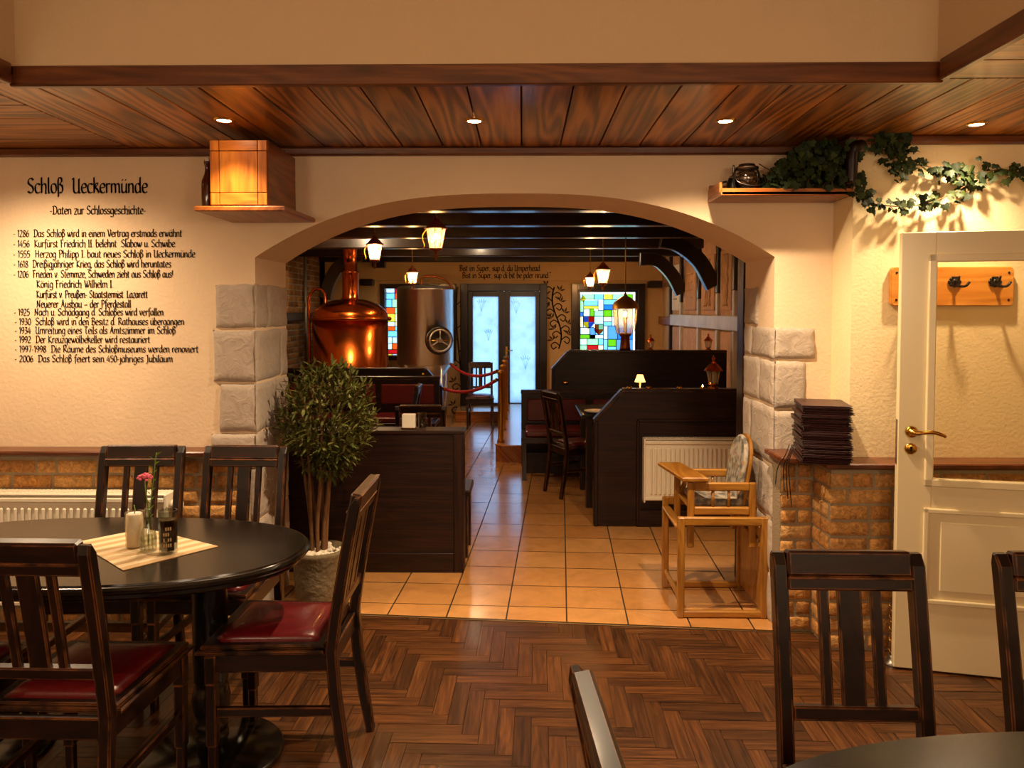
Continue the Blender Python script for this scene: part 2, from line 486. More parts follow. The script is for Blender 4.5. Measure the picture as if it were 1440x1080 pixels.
def print_cloth(name):
    m, N, L, b = nm(name)
    tc = N.new('ShaderNodeTexCoord'); v = N.new('ShaderNodeTexVoronoi'); v.inputs['Scale'].default_value = 17
    n = N.new('ShaderNodeTexNoise'); n.inputs['Scale'].default_value = 26; n.inputs['Detail'].default_value = 3
    L.new(tc.outputs['Object'], v.inputs['Vector']); L.new(tc.outputs['Object'], n.inputs['Vector'])
    r = N.new('ShaderNodeValToRGB'); e = r.color_ramp.elements
    e[0].position = .42; e[0].color = lin('#a39a8c'); e[1].position = .6; e[1].color = lin('#5f5a52')
    L.new(n.outputs['Fac'], r.inputs['Fac'])
    k = N.new('ShaderNodeMapRange'); k.inputs['From Min'].default_value = .22; k.inputs['From Max'].default_value = .30; k.inputs['To Min'].default_value = .75; k.inputs['To Max'].default_value = 0
    L.new(v.outputs['Distance'], k.inputs['Value'])
    mx = N.new('ShaderNodeMix'); mx.data_type = 'RGBA'; L.new(k.outputs['Result'], mx.inputs['Factor']); L.new(r.outputs['Color'], mx.inputs['A']); mx.inputs['B'].default_value = lin('#9c7040')
    L.new(mx.outputs['Result'], b.inputs['Base Color']); b.inputs['Roughness'].default_value = .85
    return m
M['cushion'] = print_cloth('printed_cushion')
M['dark_bottle'] = plain('brown_bottle_glass', '#4a1f08', .12, coat=.4)
M['pink'] = plain('pink_petals', '#e0607a', .6)
M['stem'] = plain('green_stem', '#6b8a22', .5)
M['panel_art'] = island('wall_panel', ['#c79c6c', '#bf925f', '#cda476'], .75, 5, .4, .2)
M['pale_timber'] = plain('pale_grey_timber', '#cfccc6', .45, var=.4, bscale=30, bump=.3)  # pale tone; on the lower posts it stands in for reflected light
# ------------------------------------------------------------------ room shell
YW = 3.86            # front face of the arch wall
YB = 4.36            # its back face
YR = 3.635           # plaster of the right-hand wall, a step nearer
XR = 1.57
YEND = 11.5
XL2, XR2 = -3.04, 2.11
ZC = P(720, 208, YW).z      # boarded ceiling height
xl, xr = P(360, 480, YW).x, P(1088, 480, YW).x
zs, za = P(360, 362, YW).z, P(720, 272, YW).z

def arch_pts(n=40):
    pts = []
    for i in range(n + 1):
        t = -1 + 2 * i / n
        pts.append(((xl + xr) / 2 + t * (xr - xl) / 2, za - (za - zs) * abs(t) ** 2.7))
    return pts
def zone(name, mat, x0, x1, z0, z1, y, holes, th=0.12, label='back wall'):
    xs = sorted({x0, x1, *[h[0] for h in holes], *[h[1] for h in holes]})
    zz = sorted({z0, z1, *[h[2] for h in holes], *[h[3] for h in holes]})
    m = MB()
    for i in range(len(xs) - 1):
        for j in range(len(zz) - 1):
            cx, cz = (xs[i] + xs[i + 1]) / 2, (zz[j] + zz[j + 1]) / 2
            if any(h[0] < cx < h[1] and h[2] < cz < h[3] for h in holes): continue
            m.box((cx, y + th / 2, cz), (xs[i + 1] - xs[i], th, zz[j + 1] - zz[j]))
    return struct(m.build(name, mat), label)

wall = sthing('wall_arch', 'cream plaster wall with the wide arched opening', 'wall')
m = MB()
out = [(-3.4, 0), (xl, 0)] + arch_pts() + [(xr, 0), (XR, 0), (XR, 2.9), (-3.4, 2.9)]
m.prism(out, (0, YB - YW, 0), (0, YW, 0))
m.build('plaster', M['plaster'], wall)
m = MB()
m.box(((XR + 3.4) / 2, (YR + YB) / 2, 1.45), (3.4 - XR, YB - YR, 2.9))
struct(m.build('wall_right_niche', M['plaster_rough']), 'textured cream wall behind the white door')
m = MB(); m.box((-3.46, 0.68, 1.65), (.12, 7.36, 3.3)); struct(m.build('wall_left', M['plaster']), 'left wall of the dining room')
m = MB(); m.box((3.36, 0.3, 1.65), (.12, 6.6, 3.3)); struct(m.build('wall_right', M['plaster']), 'right wall of the dining room')
m = MB(); m.box((0, -3.06, 1.65), (7, .12, 3.3)); struct(m.build('wall_rear', M['plaster']), 'wall behind the viewer')

# boarded soffit round a raised tray
TY = P(660, 115, 0 + 2.72).y
kz = (ZC - CAMZ)
d = ray(660, 114); TY = d.y * kz / d.z
TXL, TXR = PZ(16, 114, ZC).x, PZ(1320, 110, ZC).x
soff = sthing('ceiling_boards', 'varnished board ceiling with dark joints', 'ceiling')
m = MB()
x = -3.4 + .0
PWD = 0.205
x = TXL + .0
k = 0
m2 = MB()
xx = TXL - .16
while xx < 3.3:
    w = PWD * random.uniform(.94, 1.04)
    x1 = min(xx + w, 3.3)
    m.box(((xx + x1) / 2, (TY + YW) / 2, ZC + .012), (x1 - xx - .006, YW - TY - .004, .02), bev=.003)
    xx = x1
yy = YW
while yy > -2.9:
    w = PWD * random.uniform(.94, 1.04)
    m.box(((-3.4 + TXL - .16) / 2, yy - w / 2, ZC + .012), (TXL - .16 + 3.4 - .006, w - .006, .02), bev=.003)
    yy -= w
yy = TY
while yy > -2.9:
    w = PWD * random.uniform(.94, 1.04)
    m.box(((TXR + 3.3) / 2, yy - w / 2, ZC + .012), (3.3 - TXR - .006, w - .006, .02), bev=.003)
    yy -= w
m.build('boards', M['ceil_wood'], soff)
m = MB()
m.box(((-3.4 + 3.3) / 2, (TY + YW) / 2, ZC + .04), (6.7, YW - TY, .03))
m.box(((-3.4 + TXL) / 2, (TY - 3) / 2, ZC + .04), (TXL + 3.4, TY + 3, .03))
m.box(((TXR + 3.3) / 2, (TY - 3) / 2, ZC + .04), (3.3 - TXR, TY + 3, .03))
m.build('backing', M['soil_gap'], soff)
m = MB()
m.box(((TXL + TXR) / 2, TY + .06, ZC + .45), (TXR - TXL + .24, .12, .84))
m.box((TXL - .06, (TY - 3) / 2, ZC + .45), (.12, TY + 3, .84))
m.box((TXR + .06, (TY - 3) / 2, ZC + .45), (.12, TY + 3, .84))
m.box(((TXL + TXR) / 2, (TY - 3) / 2, ZC + .89), (TXR - TXL + .3, TY + 3.2, .06))
struct(m.build('ceiling', M['plaster_upper']), 'raised plaster ceiling tray')
TT = P(660, 91, TY).z - ZC
m = MB()
m.box(((TXL + TXR) / 2, TY - .0, ZC + TT / 2 - .008), (TXR - TXL + .03, .03, TT + .016), bev=.004)
struct(m.build('trim_1', M['trim_wood']), 'brown board along the front edge of the ceiling')
m = MB(); m.box((TXL, (TY - 3) / 2 - .02, ZC + TT / 2 - .008), (.03, TY + 2.96, TT + .016), bev=.004)
struct(m.build('trim_2', M['trim_wood']), 'brown board along the left edge of the ceiling tray')
m = MB(); m.box((TXR, (TY - 3) / 2 - .02, ZC + TT / 2 - .008), (.03, TY + 2.96, TT + .016), bev=.004)
struct(m.build('trim_3', M['trim_wood']), 'brown board along the right edge of the ceiling tray')
# cornice where boards meet the walls
m = MB()
m.box(((-3.4 + XR) / 2, YW - .015, ZC - .02), (XR + 3.4, .035, .042), bev=.008)
struct(m.build('trim_4', M['trim_wood']), 'brown cornice strip above the arch')
m = MB()
m.box(((XR + 3.3) / 2, YR - .015, ZC - .02), (3.3 - XR, .035, .042), bev=.008)
m.box((XR - .01, (YW + YR) / 2 - .02, ZC - .02), (.035, YW - YR, .042), bev=.008)
struct(m.build('trim_5', M['trim_wood']), 'brown cornice strip above the white door')

# ------------------------------------------------------------------ stone quoins round the arch feet (part of the wall)
def stone(verts2, o, ax, out, th=.03, seed=0):
    """rough-hewn block: outline in the wall plane, cushioned front"""
    m = MB()
    o = Vector(o); a, b = Vector(ax[0]), Vector(ax[1]); n = Vector(out)
    xs = [p[0] for p in verts2]; zs_ = [p[1] for p in verts2]
    x0, x1, z0, z1 = min(xs), max(xs), min(zs_), max(zs_)
    N = 9
    GR = [0, .035, .14, .28, .43, .57, .72, .86, .965, 1]
    rnd = random.Random(seed)
    def edge(t, s):
        return (noise.noise(Vector((t * 3 + seed * 7.3, s * 5.1, seed))) * .012)
    grid = []
    for j in range(N + 1):
        row = []
        for i in range(N + 1):
            u, v = GR[i], GR[j]
            px = x0 + (x1 - x0) * u + (edge(v, 1) * (1 - u) + edge(v, 2) * u)
            pz = z0 + (z1 - z0) * v + (edge(u, 3) * (1 - v) + edge(u, 4) * v) * .6
            # corner rounding
            r = .035
            cu, cv = min(u, 1 - u) * (x1 - x0), min(v, 1 - v) * (z1 - z0)
            e = min(cu, cv)
            h = th * (.55 if e < .006 else .8 if e < .010 else 1)
            if e == 0: h = 0
            h += noise.noise(Vector((px * 9, pz * 9, seed * 3.1))) * .007 * (1 if e > 0 else 0)
            q = o + a * px + b * pz + n * h
            row.append(m._v(q))
        grid.append(row)
    for j in range(N):
        for i in range(N):
            f = m.bm.faces.new((grid[j][i], grid[j][i + 1], grid[j + 1][i + 1], grid[j + 1][i])); f.smooth = True
    bmesh.ops.recalc_face_normals(m.bm, faces=m.bm.faces[:])
    # make sure normals face out
    if sum((f.normal.dot(n) for f in m.bm.faces)) < 0:
        bmesh.ops.reverse_faces(m.bm, faces=m.bm.faces[:])
    return m.build('quoin', M['stone'], wall)
def wz(y): return P(360, y, YW).z
sd = 0
XA, ZA = (1, 0, 0), (0, 0, 1)
for (pl, yt, yb) in ((305, 400, 461), (301, 465, 537), (308, 540, 607), (295, 610, 655), (312, 658, 730), (300, 733, 800)):
    sd += 1
    x0 = P(pl, 500, YW).x
    stone([(x0, wz(yb)), (xl, wz(yt))], (0, YW, 0), (XA, ZA), (0, -1, 0), .018, sd)
TH = YB - YW
for (sp, yt, yb) in ((.34, 400, 461), (.76, 465, 537), (.6, 540, 607), (.3, 610, 655), (.62, 658, 730), (.4, 733, 800), (.7, 803, 900)):
    for a0, a1 in ((0, sp), (sp, 1)):
        sd += 1
        stone([(YW - .02 * (a0 == 0) + a0 * TH + .004, max(.0, wz(yb))), (YW + a1 * TH - .004, wz(yt))], (xl, 0, 0), ((0, 1, 0), ZA), (1, 0, 0), .010, sd)
for (pr, yt, yb) in ((1145, 461, 504), (1134, 508, 572), (1128, 576, 646)):
    sd += 1
    stone([(xr, wz(yb)), (P(pr, 500, YW).x, wz(yt))], (0, YW, 0), (XA, ZA), (0, -1, 0), .016, sd)
for (sp, yt, yb, half) in ((.5, 402, 458, 1), (.72, 461, 504, 0), (.42, 507, 568, 0), (.7, 571, 650, 0), (.42, 654, 725, 0), (.7, 728, 800, 0), (.4, 803, 890, 0)):
    for a0, a1 in ((0, sp), (sp, 1)):
        if half and a0 == 0: continue
        sd += 1
        stone([(YW - .02 * (a0 == 0) + a0 * TH + .004, max(0, wz(yb))), (YW + a1 * TH - .004, wz(yt))], (xr, 0, 0), ((0, 1, 0), ZA), (-1, 0, 0), .010, sd)

# ------------------------------------------------------------------ brick wainscots with ledges
BL, BH, JT = .196, .063, .0135
def bricks(mb, u0, u1, z0, z1, place, seed):
    """place(u,z,depth)-> world; rows of slips with joints"""
    rnd = random.Random(seed)
    z = z0; row = 0
    while z + BH * .4 < z1:
        zt = min(z + BH, z1)
        u = u0 - (row % 2) * (BL + JT) * .5 - rnd.uniform(0, .03)
        while u < u1:
            L = BL if rnd.random() > .18 else BL * .46
            a, b = max(u, u0), min(u + L, u1)
            if b - a > .025:
                h = rnd.uniform(.006, .010)
                n1, n2 = max(2, int((b - a) / .03)) + 2, 5
                gu = [0, .005 / (b - a)] + [k / (n1 - 2) for k in range(1, n1 - 2)] + [1 - .005 / (b - a), 1]
                gv = [0, .08, .35, .65, .92, 1]
                vs = []
                sd = rnd.random() * 99
                for j in range(n2 + 1):
                    r = []
                    for i in range(n1 + 1):
                        uu, vv = gu[i], gv[j]
                        e = min(min(uu, 1 - uu) * (b - a), min(vv, 1 - vv) * (zt - z))
                        hh = 0 if e <= 0 else h
                        jx = noise.noise(Vector((vv * 2, sd, i))) * .004 if i in (0, n1) else 0
                        jz = noise.noise(Vector((uu * 4, sd, j + 9))) * .004 if j in (0, n2) else 0
                        hh += noise.noise(Vector((uu * 4 + sd, vv * 3, sd))) * .004 if e > 0 else 0
                        r.append(mb._v(place(a + (b - a) * uu + jx, z + (zt - z) * vv + jz, hh)))
                    vs.append(r)
                for j in range(n2):
                    for i in range(n1):
                        f = mb.bm.faces.new((vs[j][i], vs[j][i + 1], vs[j + 1][i + 1], vs[j + 1][i])); f.smooth = True
            u += L + JT
        z += BH + JT; row += 1
LZ = .872
wl = sthing('trim_6', 'brick wainscot under the lettering', 'wainscot')
bxr = P(346, 700, 3.78).x
m = MB(); m.box(((-3.4 + bxr) / 2, (3.785 + YW) / 2, LZ / 2), (bxr + 3.4, YW - 3.785, LZ)); m.build('mortar_bed', M['mortar'], wl)
m = MB(); bricks(m, -3.3, bxr - .004, .012, LZ - .004, lambda u, z, h: (u, 3.785 - h, z), 3); m.build('bricks', M['brick'], wl)
m = MB(); m.box(((-3.4 + bxr + .06) / 2, (3.72 + YW) / 2, LZ + .012), (bxr + 3.4 + .05, YW - 3.72, .026), bev=.006); m.build('ledge', M['ledge'], wl)

wr = sthing('trim_7', 'stepped brick wainscot beside the white door', 'wainscot')
YF1, YF2 = 3.735, 3.525
bx0, bx1 = xr + .0, 1.443
m = MB()
m.box(((bx0 + XR) / 2, (YF1 + YW) / 2, LZ / 2), (XR - bx0, YW - YF1, LZ))
m.box(((bx1 + 3.3) / 2, (YF2 + YR + .1) / 2, LZ / 2), (3.3 - bx1, YR + .1 - YF2, LZ))
m.build('mortar_bed', M['mortar'], wr)
m = MB()
bricks(m, bx0 + .005, bx1 - .012, .012, LZ - .004, lambda u, z, h: (u, YF1 - h, z), 5)
bricks(m, bx1 - .002, 3.2, .012, LZ - .004, lambda u, z, h: (u, YF2 - h, z), 6)
bricks(m, 0, YF1 - YF2 - .005, .012, LZ - .004, lambda u, z, h: (bx1 - h, YF1 - .005 - u, z), 8)
m.build('bricks', M['brick'], wr)
m = MB()
m.prism([(xr - .04, YW), (xr - .04, 3.60), (1.40, 3.60), (1.40, 3.465), (3.3, 3.465), (3.3, YR), (XR, YR), (XR, YW)], (0, 0, .026), (0, 0, LZ - .001), ((1, 0, 0), (0, 1, 0)), bev=.005)
m.build('ledge', M['ledge'], wr)

# ------------------------------------------------------------------ floors
m = MB(); m.box((0, 4.3, -.06), (7.4, 15, .1)); struct(m.build('floor', M['grout']), 'floor slab under tiles and parquet')
A, B = PZ(515, 865, 0), PZ(1085, 888, 0)
def thr_y(x): return A.y + (B.y - A.y) * (x - A.x) / (B.x - A.x)
# herringbone parquet
m = MB()
W, NN = .0655, 5
rotp = Matrix.Rotation(R(-1.2), 2)
org = Vector((0.02, 2.2))
def clip_poly(pts):
    """keep y <= threshold line"""
    out = []
    f = lambda p: thr_y(p[0]) - .012 - p[1]
    for i in range(len(pts)):
        p, q = pts[i], pts[(i + 1) % len(pts)]
        a, b = f(p), f(q)
        if a >= 0: out.append(p)
        if a * b < 0:
            t = a / (a - b); out.append((p[0] + (q[0] - p[0]) * t, p[1] + (q[1] - p[1]) * t))
    return out
G = .0014
def plank(x0, y0, w, h, horiz):
    x0, x1, y0, y1 = x0 * W + G, (x0 + w) * W - G, y0 * W + G, (y0 + h) * W - G
    pts = [org + rotp @ Vector(p) for p in ((x0, y0), (x1, y0), (x1, y1), (x0, y1))]
    if not all(-3.4 < p[0] < 3.3 for p in pts) or all(p[1] < .2 for p in pts) : return
    pts = clip_poly([tuple(p) for p in pts])
    if len(pts) < 3: return
    zz = random.uniform(-.0006, .0006)
    f = m.bm.faces.new([m._v((p[0], p[1], zz)) for p in pts])
    if f.normal.z < 0: f.normal_flip()
    ou = random.random() * 20
    for lp in f.loops:
        c = lp.vert.co
        lp[m.uv].uv = (c.x + ou, c.y) if horiz else (c.y + ou, c.x)
rng = range(-60, 60)
for a in rng:
    for b in range(-14, 15):
        x0, y0 = a + b * NN, -(a - b * NN)
        if abs(x0) > 62 or abs(y0) > 42: continue
        plank(x0, y0, NN, 1, True)
        plank(x0, y0 - NN, 1, NN, False)
struct(m.build('floor_parquet', M['parquet']), 'brown oak herringbone parquet')
# tiles
m = MB()
TS = .314
rt = R(-2.9)
ex, ey = Vector((math.cos(rt), math.sin(rt))), Vector((-math.sin(rt), math.cos(rt)))
o2 = PZ(712, 869, 0); o2 = Vector((o2.x, o2.y))
rowoff = PZ(713, 852.5, 0).y - o2.y
o2 = o2 + ey * rowoff
def clip_t(pts):
    out = []
    f = lambda p: p[1] - thr_y(p[0]) - .014
    for i in range(len(pts)):
        p, q = pts[i], pts[(i + 1) % len(pts)]
        a, b = f(p), f(q)
        if a >= 0: out.append(p)
        if a * b < 0:
            t = a / (a - b); out.append((p[0] + (q[0] - p[0]) * t, p[1] + (q[1] - p[1]) * t))
    return out
g = .004
for i in range(-12, 12):
    for j in range(-2, 28):
        c = [o2 + ex * (i * TS + u) + ey * (j * TS + v) for u, v in ((g, g), (TS - g, g), (TS - g, TS - g), (g, TS - g))]
        if not all(XL2 - .3 < p.x < XR2 + .3 and p.y < YEND + .3 for p in c): continue
        c = clip_t([tuple(p) for p in c])
        if len(c) < 3: continue
        z = random.uniform(-.0005, .0005)
        f = m.bm.faces.new([m._v((p[0], p[1], z)) for p in c])
        if f.normal.z < 0: f.normal_flip()
struct(m.build('floor_tiles', M['tile']), 'ochre square floor tiles with dark joints')
m = MB()
dx = (B - A).normalized()
m.bar(A - dx * 1.1 + Vector((0, 0, .0015)), B + dx * .5 + Vector((0, 0, .0015)), 0.02, .005, bev=.002)
struct(m.build('trim_8', plain('bronze_strip', '#5a4426', .4, .7)), 'brass strip between parquet and tiles')

# ------------------------------------------------------------------ back room shell
dx0, dx1 = P(650, 480, YEND).x, P(767, 480, YEND).x
dzt, dzb = P(700, 402, YEND).z, .17
wx0, wx1 = P(805, 450, YEND).x, P(904, 450, YEND).x
wzt, wzb = P(850, 401, YEND).z, .85
vx0, vx1 = P(538, 450, YEND).x, P(640, 450, YEND).x
zone('wall_back', M['plaster_back'], XL2 - .1, XR2 + .1, 0, 2.9, YEND, [(dx0, dx1, -1, dzt), (wx0, wx1, wzb, wzt), (vx0, vx1, wzb, wzt)], .14, 'back wall with double door and stained windows')
zb = P(720, 395, YEND).z
m = MB(); m.box(((XL2 + XR2) / 2, YEND - .03, (zb + 2.6) / 2), (XR2 - XL2, .06, 2.6 - zb), bev=.005)
struct(m.build('wall_back_band', M['plaster_back']), 'plaster beam over the back door')
m = MB()
m.box((XL2 - .08, (YB + YEND) / 2, 1.45), (.12, YEND - YB + .2, 2.9))
struct(m.build('wall_back_left', M['mortar']), 'left wall of the back room')
m = MB()
bricks(m, 6.9, YEND - .01, .05, 2.45, lambda u, z, h: (XL2 - .02 + h, u, z), 12)
o = m.build('wall_back_bricks', M['brick_back']); struct(o, 'old yellow bricks on the left wall of the back room')
m = MB(); m.box((XR2 + .08, (YB + YEND) / 2, 1.45), (.14, YEND - YB + .2, 2.9)); struct(m.build('wall_back_right', M['plaster_back']), 'right wall of the back room')
m = MB(); m.box(((XL2 + XR2) / 2, (YB + YEND) / 2, 2.66), (XR2 - XL2 + .3, YEND - YB + .1, .06)); struct(m.build('ceiling_back', M['ceiling_white']), 'pale ceiling above the dark beams')
# side returns next to the arch
m = MB(); m.box(((XL2 - 3.5) / 2, 4.3, 1.45), (.5, .1, 2.9)); struct(m.build('wall_return', M['plaster']), 'hidden return wall')
for i, (y, Y) in enumerate(((296, 5.5), (317, 6.5), (334, 7.6), (349, 8.85), (360, 10.1), (368, 11.3))):
    z = P(720, y, Y).z
    m = MB(); m.box(((XL2 + XR2) / 2, Y + .07, (z + 2.63) / 2), (XR2 - XL2 + .04, .15, 2.63 - z), bev=.012)
    struct(m.build('ceiling_beam', M['beam']), 'dark ceiling beam in the back room')

def frame(mb, x0, x1, z0, z1, w, y, d, bottom=True):
    mb.box((x0 + w / 2, y, (z0 + z1) / 2), (w, d, z1 - z0), bev=.006)
    mb.box((x1 - w / 2, y, (z0 + z1) / 2), (w, d, z1 - z0), bev=.006)
    mb.box(((x0 + x1) / 2, y, z1 - w / 2), (x1 - x0 - 2 * w + .002, d, w), bev=.006)
    if bottom: mb.box(((x0 + x1) / 2, y, z0 + w / 2), (x1 - x0 - 2 * w + .002, d, w), bev=.006)
# double back door
M['frost'] = frosted('frosted_glass', '#a6bccf', .35)
dr = sthing('door_1', 'dark double door with two tall frosted panes', 'door')
m = MB(); frame(m, dx0 - .02, dx1 + .02, .17, dzt + .03, .11, YEND - .01, .14, False); m.build('door_frame', M['beam'], dr)
gl = [(P(665, 480, YEND).x, P(701, 480, YEND).x), (P(717, 480, YEND).x, P(753, 480, YEND).x)]
gz1, gz0 = P(700, 417, YEND).z, P(700, 571, YEND).z
mid = (gl[0][1] + gl[1][0]) / 2
for (a, b), (l0, l1) in zip(gl, ((dx0 + .09, mid - .002), (mid + .002, dx1 - .09))):
    m = MB()
    y = YEND + .01
    m.box(((l0 + a) / 2, y, (.19 + dzt - .08) / 2), (a - l0, .05, dzt - .27), bev=.004)
    m.box(((l1 + b) / 2, y, (.19 + dzt - .08) / 2), (l1 - b, .05, dzt - .27), bev=.004)
    m.box(((a + b) / 2, y, (gz1 + dzt - .08) / 2), (b - a + .004, .05, dzt - .08 - gz1), bev=.004)
    m.box(((a + b) / 2, y, (.19 + gz0) / 2), (b - a + .004, .05, gz0 - .19), bev=.004)
    leafo = m.build('door_leaf', M['beam'], dr)
    m = MB(); m.box(((a + b) / 2, y, (gz0 + gz1) / 2), (b - a, .012, gz1 - gz0)); m.build('frosted_pane', M['frost'], leafo)
M['etch'] = thin_glass('etched_pattern', '#c9d6e2', .1)
def ribbon(mb, pts, w, o, ax=((1, 0, 0), (0, 0, 1)), nrm=(0, -1, 0)):
    o = Vector(o); a, b = Vector(ax[0]), Vector(ax[1])
    for i in range(len(pts) - 1):
        p, q = Vector(pts[i]), Vector(pts[i + 1])
        d = q - p
        if d.length < 1e-6: continue
        d.normalize(); e = Vector((-d.y, d.x)) * (w / 2)
        c = [p + e - d * w * .3, p - e - d * w * .3, q - e + d * w * .3, q + e + d * w * .3]
        mb.poly([o + a * v.x + b * v.y for v in c])
def sprig(cx, cz, s, n=5):
    out = []
    for k in range(n):
        a = R(40 + 100 * k / (n - 1))
        out.append([(cx, cz - s), (cx + math.cos(a) * s * .5, cz + math.sin(a) * s * .5 - s * .2), (cx + math.cos(a) * s * .8, cz + math.sin(a) * s * .8)])
        out.append([(cx + math.cos(a + .3) * s * .3, cz + math.sin(a + .3) * s * .3), (cx + math.cos(a) * s * .8, cz + math.sin(a) * s * .8), (cx + math.cos(a - .3) * s * .3, cz + math.sin(a - .3) * s * .3)])
    return out
for (pxx, pyy, s) in ((677, 428, .11), (687, 470, .10), (726, 429, .13), (739, 508, .12)):
    c = P(pxx, pyy, YEND)
    m = MB()
    for st in sprig(c.x, c.z, s): ribbon(m, st, .007, (0, YEND - .0, 0))
    m.build('etched_sprig', M['etch'], dr)
m = MB(); m.box((mid, YEND - .02, (.19 + dzt - .08) / 2), (.05, .02, dzt - .28), bev=.004); m.build('astragal', M['beam'], dr)
m = MB()
m.box((mid + .035, YEND - .03, .95), (.035, .012, .22), bev=.004)
m.tube([(mid + .035, YEND - .03, 1.0), (mid + .035, YEND - .075, 1.0), (mid + .13, YEND - .075, 1.0)], .008); m.build('door_handle', M['brass'], dr)

m = MB(); m.box(((dx0 + dx1) / 2, YEND + .05, .10), (dx1 - dx0 + .04, .16, .19), bev=.004); m.build('threshold', M['beam'], dr)
# stained glass windows
cols = {'clear': '#a9bcc4', 'pale': '#b4c4cc', 'sky': '#86b4cc', 'blue': '#3f86bd', 'green': '#7aa83f', 'mint': '#9cc4a4', 'yellow': '#cfc766', 'cream': '#cfc6a8', 'red': '#a83a40', 'orange': '#c4703f', 'steel': '#6f97b8'}
SG = {k: frosted('stained_' + k, v) for k, v in cols.items()}
lead = plain('lead_came', '#1c1a18', .5, .5)
w1 = sthing('window_1', 'stained glass window with two coats of arms', 'window')
m = MB(); frame(m, wx0 - .02, wx1 + .02, wzb, wzt + .02, .095, YEND - .01, .14); m.build('window_frame', M['beam'], w1)
m = MB(); frame(m, wx0 + .07, wx1 - .07, wzb + .07, wzt - .06, .05, YEND + .02, .06); m.build('sash', M['beam'], w1)
# pane layout read off the photograph: (x0,x1,y0,y1,colour) in a 0..445 x 0..425 grid
LAY = [(0, 60, 0, 45, 'pale'), (60, 150, 0, 40, 'mint'), (150, 222, 0, 42, 'sky'), (222, 288, 0, 42, 'yellow'), (288, 385, 0, 42, 'mint'), (385, 450, 0, 42, 'green'),
       (0, 70, 45, 138, 'mint'), (70, 180, 45, 90, 'sky'), (70, 180, 90, 112, 'yellow'), (180, 222, 45, 125, 'pale'), (222, 330, 42, 82, 'sky'), (330, 450, 42, 110, 'mint'),
       (222, 310, 82, 120, 'blue'), (310, 330, 82, 120, 'pale'), (330, 450, 110, 180, 'clear'), (70, 118, 112, 170, 'pale'), (118, 150, 112, 170, 'green'), (150, 222, 125, 170, 'mint'),
       (0, 62, 138, 170, 'blue'), (62, 70, 138, 170, 'sky'), (222, 285, 120, 172, 'green'), (285, 330, 120, 172, 'mint'), (0, 20, 170, 222, 'orange'), (20, 68, 170, 255, 'cream'), (68, 150, 170, 255, 'clear'), (150, 222, 170, 230, 'clear'),
       (222, 285, 172, 210, 'cream'), (222, 285, 210, 242, 'sky'), (285, 330, 172, 242, 'pale'), (330, 450, 180, 260, 'sky'), (0, 45, 222, 308, 'pale'), (45, 118, 255, 308, 'pale'), (118, 160, 255, 340, 'steel'), (160, 222, 230, 310, 'sky'),
       (222, 255, 242, 345, 'pale'), (255, 330, 242, 345, 'steel'), (330, 450, 260, 345, 'blue'), (0, 42, 308, 340, 'cream'), (42, 124, 308, 340, 'green'), (124, 222, 310, 340, 'pale'),
       (0, 98, 340, 388, 'pale'), (98, 182, 340, 388, 'mint'), (182, 222, 340, 388, 'sky'), (222, 255, 345, 425, 'sky'), (255, 320, 345, 400, 'green'), (320, 450, 345, 425, 'steel'), (255, 320, 400, 425, 'sky'),
       (0, 98, 388, 425, 'mint'), (98, 182, 388, 425, 'red'), (182, 222, 388, 425, 'cream')]
def stained(par, X0, X1, Z0, Z1, lay, gw, gh):
    keys = list(SG)
    m = MB(); mm = MB()
    sx, sz = (X1 - X0) / gw, (Z1 - Z0) / gh
    for (a, b, c, d_, k) in lay:
        x0, x1 = X0 + a * sx, X0 + min(b, gw) * sx
        z1, z0 = Z1 - c * sz, Z1 - d_ * sz
        m.mi = keys.index(k)
        m.box(((x0 + x1) / 2, YEND + .03, (z0 + z1) / 2), (x1 - x0, .006, z1 - z0))
        for p, q in (((x0, z0), (x1, z0)), ((x0, z0), (x0, z1))):
            mm.box(((p[0] + q[0]) / 2, YEND + .025, (p[1] + q[1]) / 2), (max(.009, q[0] - p[0]), .012, max(.009, q[1] - p[1])))
    g_ = m.build('stained_panes', [SG[k] for k in keys], par)
    mm.build('lead_strips', lead, g_)
X0, X1 = P(808, 450, YEND).x, P(891, 450, YEND).x
Z1, Z0 = P(850, 413.5, YEND).z, P(850, 492, YEND).z
stained(w1, X0, X1, Z0, Z1, LAY, 450, 425)
m = MB(); m.box(((X0 + X1) / 2, YEND + .03, (wzb + .1 + Z0) / 2), (X1 - X0, .006, Z0 - wzb - .1)); m.build('lower_pane', SG['clear'], w1)
SHG = {k: thin_glass('shield_' + k, v, .02) for k, v in {'steel': '#6a7fc0', 'red': '#d8453a', 'yellow': '#e8c84a', 'orange': '#e0803a', 'cream': '#f0e2b0'}.items()}
def gpt(a, b): return (X0 + a / 450 * (X1 - X0), Z1 - b / 425 * (Z1 - Z0))
for cx, cy, s, cc in ((106, 218, 42, ('steel', 'red', 'yellow')), (186, 272, 34, ('orange', 'cream', 'red'))):
    w_ = s; h_ = s * 1.15
    for c, q in ((cc[0], ((-1, -1), (0, -1), (0, -.1), (-1, -.1))), (cc[1], ((0, -1), (1, -1), (1, -.1), (0, -.1))), (cc[2], ((-1, -.1), (0, -.1), (0, 1), (-.7, .55), (-1, .1))), (cc[0], ((0, -.1), (1, -.1), (1, .1), (.7, .55), (0, 1)))):
        pts = [gpt(cx + w_ * a, cy + h_ * b) for a, b in q]
        m = MB(); m.prism(pts, (0, .003, 0), (0, YEND + .016, 0)); m.build('shield', SHG[c], w1)
pts = [gpt(66 + 22 * a, 36 + 28 * b) for a, b in ((0, -1), (1, 0), (0, 1), (-1, 0))]
m = MB(); m.prism(pts, (0, .004, 0), (0, YEND + .02, 0)); m.build('diamond_pane', SHG['yellow'], w1)

